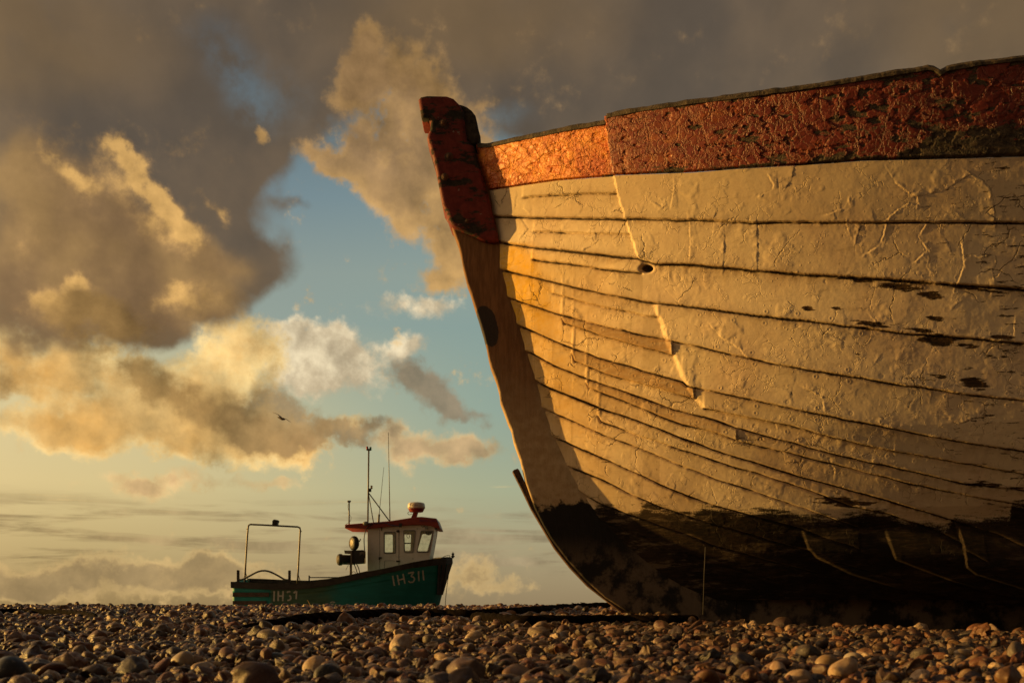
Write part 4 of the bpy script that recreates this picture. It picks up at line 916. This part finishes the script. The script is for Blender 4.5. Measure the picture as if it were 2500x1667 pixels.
def zz(pts, ox, oy, k): return [(ox+a/k, oy+b/k, ox+c/k, oy+d/k) for a, b, c, d in pts]
bow = zz([(828,1070,852,1198),(888,1060,912,1188),(962,1045,985,1170),(900,1125,972,1108),(1025,1040,1100,1022),(1100,1022,1062,1078),(1062,1078,1100,1088),(1100,1088,1110,1120),(1110,1120,1090,1150),(1090,1150,1050,1155),(1050,1155,1030,1135),(1158,1010,1164,1138),(1214,1003,1226,1128)], 800, 1200, 5.226)
strokes('registration_letters', bow, 3.4)
st_ = zz([(812,1205,808,1360),(876,1203,872,1358),(948,1203,942,1358),(876,1280,944,1280),(1010,1230,1030,1208),(1030,1208,1060,1215),(1045,1270,1068,1300),(1068,1300,1060,1335),(1060,1335,1015,1350),(1110,1235,1150,1200),(1155,1200,1148,1328)], 540, 1250, 6.272)
strokes('registration_letters', st_, 3.8)
strokes('white_mark', [(806,1471,812,1468),(812,1468,818,1470),(808,1475,815,1473)], 2.2)  # small white patch on the near side
# ---- cabin
def pf(pts, Y): return px(pts, Y)
YW0, YW1 = 29.42, 30.58
wall = [(898,1282),(1062,1282),(1060,1300),(1048,1368),(1046,1392),(898,1418)]
def rrect(pts, r=3.0, n=4):       # round the corners of a polygon given in photograph pixels
    out = []; m = len(pts)
    for i in range(m):
        p0, p1, p2 = Vector(pts[i-1]), Vector(pts[i]), Vector(pts[(i+1) % m])
        a = p1+(p0-p1).normalized()*r; b = p1+(p2-p1).normalized()*r
        for k_ in range(n+1):
            t = k_/n; q = a*(1-t)**2+p1*2*t*(1-t)+b*t*t; out.append((q.x, q.y))
    return out
wins = [[(939.5,1300),(964,1300),(964,1348.5),(939.5,1348.5)], [(987,1296),(1012.5,1296),(1006.5,1346.5),(989,1346.5)], [(1030,1297),(1055.5,1297),(1045,1346),(1019,1345.5)]]
farw = [[(930,1304),(959,1304),(959,1347.5),(930,1347.5)], [(978,1304),(1004,1304),(1002,1344),(980,1344)], [(1031,1303),(1055,1303),(1043,1345),(1019,1345)]]
CAB = plate('cabin', [pf(wall, YW0)]+[pf(rrect(w_), YW0) for w_ in wins], YW0-.02, YW0+.02, M['white'], FB)
X3 = lambda x: (x-1250)/F*YW0
fwall = [(x_, z_) for x_, z_ in pf(wall, YW0)]
c2 = plate('far_cabin_wall', [fwall]+[pf(rrect(w_), YW1) for w_ in farw], YW1-.02, YW1+.02, M['white'], CAB)
fa, fb_, fc = pf([(1062,1282),(1048,1368),(1046,1392)], YW0)
MB().add([(fa[0],YW0+.02,fa[1]),(fb_[0],YW0+.02,fb_[1]),(fb_[0],YW1-.02,fb_[1]),(fa[0],YW1-.02,fa[1])], [(0,1,2,3)]).build('front_panel', M['white'], CAB)
aw = pf([(898,1282),(898,1418)], YW0)
MB().box((aw[0][0]-.012, YW0+.022, aw[1][1]), (aw[0][0]+.02, YW0+.45, aw[0][1])).box((aw[0][0]-.012, YW1-.45, aw[1][1]), (aw[0][0]+.02, YW1-.022, aw[0][1])).build('aft_panel', M['white'], CAB)
for w_ in wins:
    big = rrect([(w_[0][0]-2.6, w_[0][1]-2.6), (w_[1][0]+2.6, w_[1][1]-2.6), (w_[2][0]+2.4, w_[2][1]+2.6), (w_[3][0]-2.6, w_[3][1]+2.6)], 4)
    fr_ = plate('window', [pf(big, YW0-.03), pf(rrect(w_), YW0-.03)], YW0-.040, YW0-.0205, M['win_trim'], CAB, .004)
    plate('pane', [pf(rrect(w_), YW0)], YW0-.003, YW0+.003, M['glass'], fr_)
MB().box((P(978,0,YW1)[0], YW1-.01, P(0,1327,YW1)[2]), (P(1004,0,YW1)[0], YW1+.012, P(0,1324,YW1)[2])).build('window_bar', M['win_trim'], CAB)
MB().lathe((P(1046,0,30)[0], 30.0, P(0,1297,30)[2]), (0, 1, 0), [(0, .03), (.02, .10), (.06, .11), (.08, .02)], 12).build('wheelhouse_lamp', M['dark_metal'], CAB)
MB().tube([P(996,1301,29.8), P(1000,1308,29.8), P(997,1313,29.8), P(993,1308,29.8), P(996,1301,29.8)], .008, 6, sub=4).build('hanging_lead', M['cable'], CAB)
# door: outline grooves as thin proud battens, hinges, handle, lower panel
yb = lambda x: pi(RAILT, x)
dr = plate('door', [pf([(927.6,1291),(973.3,1291),(973.3,1410),(927.6,1415)], YW0-.025), pf(rrect([(936.5,1297),(967,1297),(967,1351.5),(936.5,1351.5)]), YW0-.025)], YW0-.032, YW0-.021, M['white'], CAB, .003)
MB().tube([P(938.8,1390,YW0-.034), P(938.8,1370,YW0-.034), P(940,1368,YW0-.034), P(962,1368,YW0-.034), P(963,1370,YW0-.034)], .006, 6).build('door_moulding', M['win_trim'], dr)
MB().box(P(924.5,1363,YW0-.07), tuple(np.array(P(931.5,1359,YW0-.07))+(0,.05,0))).box(P(924.5,1366,YW0-.06), tuple(np.array(P(927.5,1362,YW0-.06))+(0,.03,0))).build('door_handle', M['dark_metal'], dr)
MB().box(P(967,1371,YW0-.06), tuple(np.array(P(976,1367.5,YW0-.06))+(0,.04,0))).build('hinge', M['dark_metal'], dr)
MB().box(P(930.5,1295,YW0-.05), tuple(np.array(P(932.5,1287,YW0-.05))+(0,.03,0))).build('hook', M['dark_metal'], dr)
MB().tube([P(927,1292,YW0-.023), P(927,1413,YW0-.023)], .005, 4).tube([P(974,1292,YW0-.023), P(974,1409,YW0-.023)], .005, 4).build('door_gap', M['dark_metal'], dr)
MB().lathe(P(971.5,1296.5,YW0-.02), (0,-1,0), [(0,.05),(.04,.05),(.06,.03)], 12, (1,.7)).build('deck_lamp', M['dark_metal'], CAB)
MB().box(P(1037,1291,YW0-.10), tuple(np.array(P(1044,1284.5,YW0-.10))+(0,.07,0))).tube([P(1029,1283,YW0-.05), P(1031,1286,YW0-.06), P(1037,1284,YW0-.06)], .012, 6).build('floodlight', M['win_trim'], CAB)
for x_, y_ in ((1018.5,1290),(1008,1363)): MB().lathe(P(x_,y_,YW0-.021), (0,-1,0), [(0,.014),(.012,.012)], 8).build('bolt', M['dark_metal'], CAB)
# roof
zo = lambda l, ox=800, oy=1060, k_=4.356: [(ox+a/k_, oy+b/k_) for a, b in l]
roof = zo([(182,957),(400,940),(660,920),(790,900),(930,878),(1000,875),(1155,892),(1192,988),(1190,997),(1150,995),(1100,972),(960,958),(780,970),(600,985),(430,1002),(182,996)])
RF = plate('roof', [pf(roof, 29.27)], 29.27, 30.73, M['red_roof'], FB, .02)
MB().box(P(974,1286,29.23), tuple(np.array(P(981,1277,29.23))+(0,.05,0))).build('vent', M['dark_metal'], RF)
MB().box(P(1063,1292,29.3), tuple(np.array(P(1066.5,1288,29.3))+(0,.05,0))).build('drip_stud', M['dark_metal'], RF)
def text(s, name, size, loc, m, parent):
    cu = bpy.data.curves.new(name, 'FONT'); cu.body = s; cu.size = size; cu.extrude = .002
    tmp = bpy.data.objects.new(name, cu); COL.objects.link(tmp); me = bpy.data.meshes.new_from_object(tmp.evaluated_get(bpy.context.evaluated_depsgraph_get()))
    bpy.data.objects.remove(tmp)
    for q in me.vertices: q.co = (q.co.x*1.0+loc[0], loc[1]-q.co.z, q.co.y+loc[2])
    return link(name, me, m, parent)
text('Bonny Lynne', 'boat_name', .10, P(1024,1272.5,29.262), M['purple'], RF)
# radar
rc = P(1016.5, 1241.5, 29.9)
rd = MB().lathe(rc, (0,0,1), [(0,.245),(.015,.262),(.06,.264),(.13,.255),(.165,.235),(.185,.17),(.19,.02)], 32).build('radar', M['cream_plastic'], FB, smooth=True)
MB().lathe((rc[0],rc[1],rc[2]-.10), (0,0,1), [(0,.19),(.02,.205),(.05,.222),(.08,.235),(.099,.25)], 32).build('radar_base', M['red_roof'], rd, smooth=True)
text('Raytheon', 'radar_lettering', .062, (P(1000,0,29.6)[0], 29.632, rc[2]+.075), M['radar_red'], rd)
plate('radar_bracket', [pf([(1009.5,1251),(1020.5,1251),(1015.8,1266),(1003.4,1266)], 29.9)], 29.82, 29.98, M['red_roof'], rd)
MB().tube([P(1000,1248,29.85), P(996.5,1250,29.85), P(995.5,1252.5,29.85), P(999,1256,29.85), P(1006,1253.5,29.85)], .008, 6, sub=4).build('radar_cable', M['cable'], rd)
# masts and aerials
def tb(name, pts, r, m='steel', Y=29.6, parent=FB, n=8, sub=1, r2=None): return MB().tube([P(x, y, Y) for x, y in pts], r, n, sub=sub, r2=r2).build(name, M[m], parent, smooth=True)
ma = tb('mast', [(898,1276),(900.3,1095)], .024)
tb('mast_stay', [(899.3,1202),(950.5,1271)], .017, 'dark_metal', parent=ma); tb('mast_stay', [(900,1207),(911.8,1275)], .014, 'dark_metal', Y=29.9, parent=ma)
def lamp(x0, x1, y0, y1, lens, Y=29.6):
    a, b = P(x0, y1, Y), P(x1, y0, Y); cx = (a[0]+b[0])/2; r = (b[0]-a[0])/2; h = b[2]-a[2]
    o = MB().lathe((cx, Y, a[2]), (0,0,1), [(0,r),(h*.22,r),(h*.225,r*.3),(h*.795,r*.3),(h*.8,r),(h,r*.9)], 14).build('navigation_lamp', M['dark_metal'], ma, smooth=False)
    MB().lathe((cx, Y, a[2]+h*.22), (0,0,1), [(0,r*.86),(h*.58,r*.86)], 14).build('lens', M[lens], o, smooth=True)
lamp(893.7, 899.5, 1090, 1097.5, 'red_lens'); lamp(901.7, 907.3, 1091, 1098.5, 'green_lens'); lamp(904.3, 909.8, 1185, 1192.5, 'amber')
MB().box(P(899.5,1200,29.6), tuple(np.array(P(906,1193,29.6))+(0,.06,0))).build('junction_box', M['dark_metal'], ma)
MB().box(P(895,1099.5,29.6), tuple(np.array(P(906,1098,29.6))+(0,.03,0))).build('lamp_bracket', M['dark_metal'], ma)
MB().box(P(899,1193,29.6), tuple(np.array(P(908,1191.8,29.6))+(0,.03,0))).build('lamp_bracket', M['dark_metal'], ma)
tb('aerial', [(948,1055),(950,1160),(952,1272)], .008, r2=.015, m='win_trim')
wa = tb('aerial', [(937,1140),(925.5,1257)], .005, r2=.009, m='dark_metal'); tb('aerial_base', [(925.6,1255),(924.4,1270),(924,1284)], .032, 'win_trim', parent=wa, n=10)
gp = tb('satellite_aerial', [(852.3,1227),(852.3,1281)], .020)
MB().lathe(P(852.3,1226.5,29.6), (0,0,1), [(0,.03),(.025,.05),(.045,.062),(.06,.05),(.065,.01)], 14).build('aerial_cap', M['dark_metal'], gp, smooth=True)
tb('aerial_cable', [(851,1228),(849.4,1233),(850,1242),(852,1250)], .005, 'cable', parent=gp, sub=4); tb('aerial_cable', [(853,1255),(857,1262),(855.5,1271),(848,1277),(844,1280)], .005, 'cable', parent=gp, sub=4)
bu = MB().lathe(P(893.5,1277,29.22), (1,0,.05), [(-.09,.02),(-.07,.05),(0,.06),(.05,.045),(.07,.02)], 12).build('horn', M['win_trim'], RF, smooth=True)
tb('blue_hose', [(899,1278),(915,1277),(935,1275),(945,1277),(957,1282),(975,1284)], .012, 'blue', Y=29.24, parent=RF, sub=5)
tb('hydraulic_hose', [(909,1280),(899,1285),(892,1297),(889,1312),(889.5,1335),(891,1350),(891,1362)], .014, 'cable', Y=29.26, parent=RF, sub=6)
# net hauler
hp = tb('hauler_post', [(856.6,1376),(856.6,1410)], .038, 'steel', Y=29.3, n=12)
dm = MB().lathe(P(823.5,1365.4,29.25), (1,.35,0), [(0,.04),(.01,.09),(.012,.145),(.05,.172),(.12,.172),(.15,.15),(.16,.145),(.52,.145)], 26).build('hauler_drum', M['rubber'], hp, smooth=True)
MB().lathe(P(822.3,1365.4,29.25), (1,.35,0), [(0,.10),(.02,.12),(.03,.12)], 20).build('drum_face', M['steel'], dm)
body = rrect([(857.5,1344),(891,1342.5),(891,1375),(857.5,1376.5)], 4)
MB().prism(pf(body, 29.3), 29.12, 29.48).build('hauler_body', M['dark_metal'], hp, bevel=.02)
MB().prism(pf([(841,1343),(859.5,1343.5),(859.5,1352),(842.5,1351)], 29.2), 29.14, 29.2).prism(pf([(878,1347),(890,1346),(890,1356),(886,1351),(881,1353),(878,1357)], 29.11), 29.10, 29.12).prism(pf([(856,1343),(859.5,1343),(859.5,1404),(856.5,1404)], 29.1), 29.07, 29.11).prism(pf([(847,1374.5),(858,1374),(858,1378),(848,1377.5)], 29.1), 29.07, 29.2).build('hauler_plate', M['hub'], hp)
wc = P(864.5, 1325.6, 29.2)
ty = MB().lathe(wc, (1,.72,0), [(-.085,.10),(-.085,.165),(-.05,.205),(0,.215),(.05,.205),(.085,.165),(.085,.10)], 30).build('hauler_wheel', M['rubber'], hp, smooth=True)
MB().lathe((wc[0]-.072, wc[1]-.052, wc[2]), (1,.72,0), [(0,.03),(-.008,.10),(.012,.135),(.02,.14)], 24).build('wheel_hub', M['hub'], ty, smooth=True)
tb('wheel_bolt', [(877,1322),(880.5,1315)], .016, 'dark_metal', Y=29.2, parent=hp)
for pts in ([(864,1376),(868,1385),(871,1394),(873,1403)], [(870.5,1376),(875,1385),(877.5,1394),(878.5,1401)], [(860,1397),(863,1394.5),(867,1396.5),(868,1402)], [(850.5,1379),(847,1385),(845,1389),(845,1391)]):
    tb('hauler_hose', pts, .013 if pts[0][1] == 1376 else .007, 'cable', Y=29.2, parent=hp, sub=4)
# stern gantry with lamp
gt = tb('gantry', [(597.5,1423),(600,1370),(603.5,1312),(605.7,1287),(607,1282),(611,1279.6),(640,1280.8),(690,1283.6),(727,1285.6),(732,1288),(733,1294),(731,1330),(728,1390),(726,1424)], .026, Y=29.5, n=10)
tb('gantry_brace', [(600,1399),(607.5,1421)], .012, Y=29.55, parent=gt); tb('gantry_brace', [(727,1399),(733.5,1419)], .012, Y=29.55, parent=gt)
tb('gantry_stub', [(601.5,1291),(605.5,1291)], .014, Y=29.5, parent=gt); tb('gantry_stub', [(732,1296.6),(736.6,1296.6)], .014, Y=29.5, parent=gt)
MB().prism(pf([(666.5,1282),(667,1270),(672,1268.2),(680,1269.4),(681.5,1272),(678.5,1276),(678,1283)], 29.5), 29.38, 29.6).build('work_lamp', M['dark_metal'], gt, bevel=.015)
tb('stern_hoop', zz_ := zo([(270,1035),(340,1022),(450,965),(560,910),(660,893),(760,915),(880,975),(970,1027),(1040,1036)], 540, 1250, 6.272), .027, Y=29.4, sub=5, n=10)
for x_, y0_, y1_ in ((581.2,1391,1421),(706.6,1391.5,1421)):
    a, b = P(x_-2.4, y1_, 29.2), P(x_+2.4, y0_, 29.2); MB().box((a[0],29.15,a[2]), (b[0],29.27,b[2])).build('stern_post', M['old_wood'], FB, bevel=.008)
gr_ = tb('grab_rail', [(755.5,1409),(826,1409)], .016, 'dark_metal', Y=29.2); tb('rail_post', [(755,1404),(754.6,1424)], .022, 'dark_metal', Y=29.2, parent=gr_)
tb('low_rail', [(733.5,1419),(752,1417.5),(768,1417),(772.5,1420)], .012, 'dark_metal', Y=29.3, parent=gr_)
# bow lamp and painter
bl = MB().lathe(P(1105.8,1362,30), (0,0,1), [(0,.02),(.03,.03),(.035,.05),(.07,.055),(.075,.03),(.12,.035),(.125,.05),(.14,.04),(.16,.012),(.19,.008)], 14).build('bow_lamp', M['dark_metal'], FB)
tb('bow_cable', [(1078,1362.5),(1083,1358.5),(1090,1355.8),(1098,1355.5),(1098,1359)], .009, 'cable', Y=29.9, parent=bl, sub=4)
tb('bow_line', [(1096,1398),(1092,1425),(1088.5,1455),(1086,1490)], .009, 'rope', Y=29.7, sub=4)

# ================================================================== GULL
gk = 60.0
def gp_(X, Y_): return (640+X/22.4, 980+Y_/22.4)
gm = MB()
sp_ = [(550,580,.010,.03),(700,630,.022,.08),(880,715,.034,.13),(980,800,.045,.17),(1060,895,.06,.20),(1200,925,.045,.17),(1350,985,.036,.14),(1480,1072,.024,.09),(1610,1160,.010,.03)]
vs = []; fs = []
for X_, Y_, th, ch in sp_:
    c = Vector(P(*gp_(X_, Y_), gk))
    for dx, dy, dz in ((-.05*ch/.2, -ch, 0), (0, 0, th/2), (.05*ch/.2, ch, 0), (0, 0, -th/2)): vs.append(c+Vector((dx, dy, dz)))
for i in range(len(sp_)-1):
    for q in range(4): fs.append((i*4+q, i*4+(q+1) % 4, (i+1)*4+(q+1) % 4, (i+1)*4+q))
fs += [(0,1,2,3), (32,33,34,35)]; gm.add(vs, fs)
bp = [(820,845,.006),(880,865,.035),(960,895,.055),(1040,925,.075),(1100,955,.075),(1160,968,.055),(1200,975,.045),(1225,983,.035),(1245,990,.010)]
pts = [Vector(P(*gp_(a, b), gk)) for a, b, _ in bp]; n = 12; vs = []; fs = []
for p, (_, _, r) in zip(pts, bp):
    for q in range(n): vs.append(p+Vector((.3*math.cos(q*2*math.pi/n)*r, math.sin(q*2*math.pi/n)*r, math.cos(q*2*math.pi/n)*r)))
for i in range(len(bp)-1):
    for q in range(n): fs.append((i*n+q, i*n+(q+1) % n, (i+1)*n+(q+1) % n, (i+1)*n+q))
fs += [tuple(range(n)), tuple((len(bp)-1)*n+q for q in range(n))]; gm.add(vs, fs)
tag(gm.build('seagull', M['gull'], None, smooth=True), 'lone dark gull gliding on spread wings before the clouds above the green boat', 'bird')
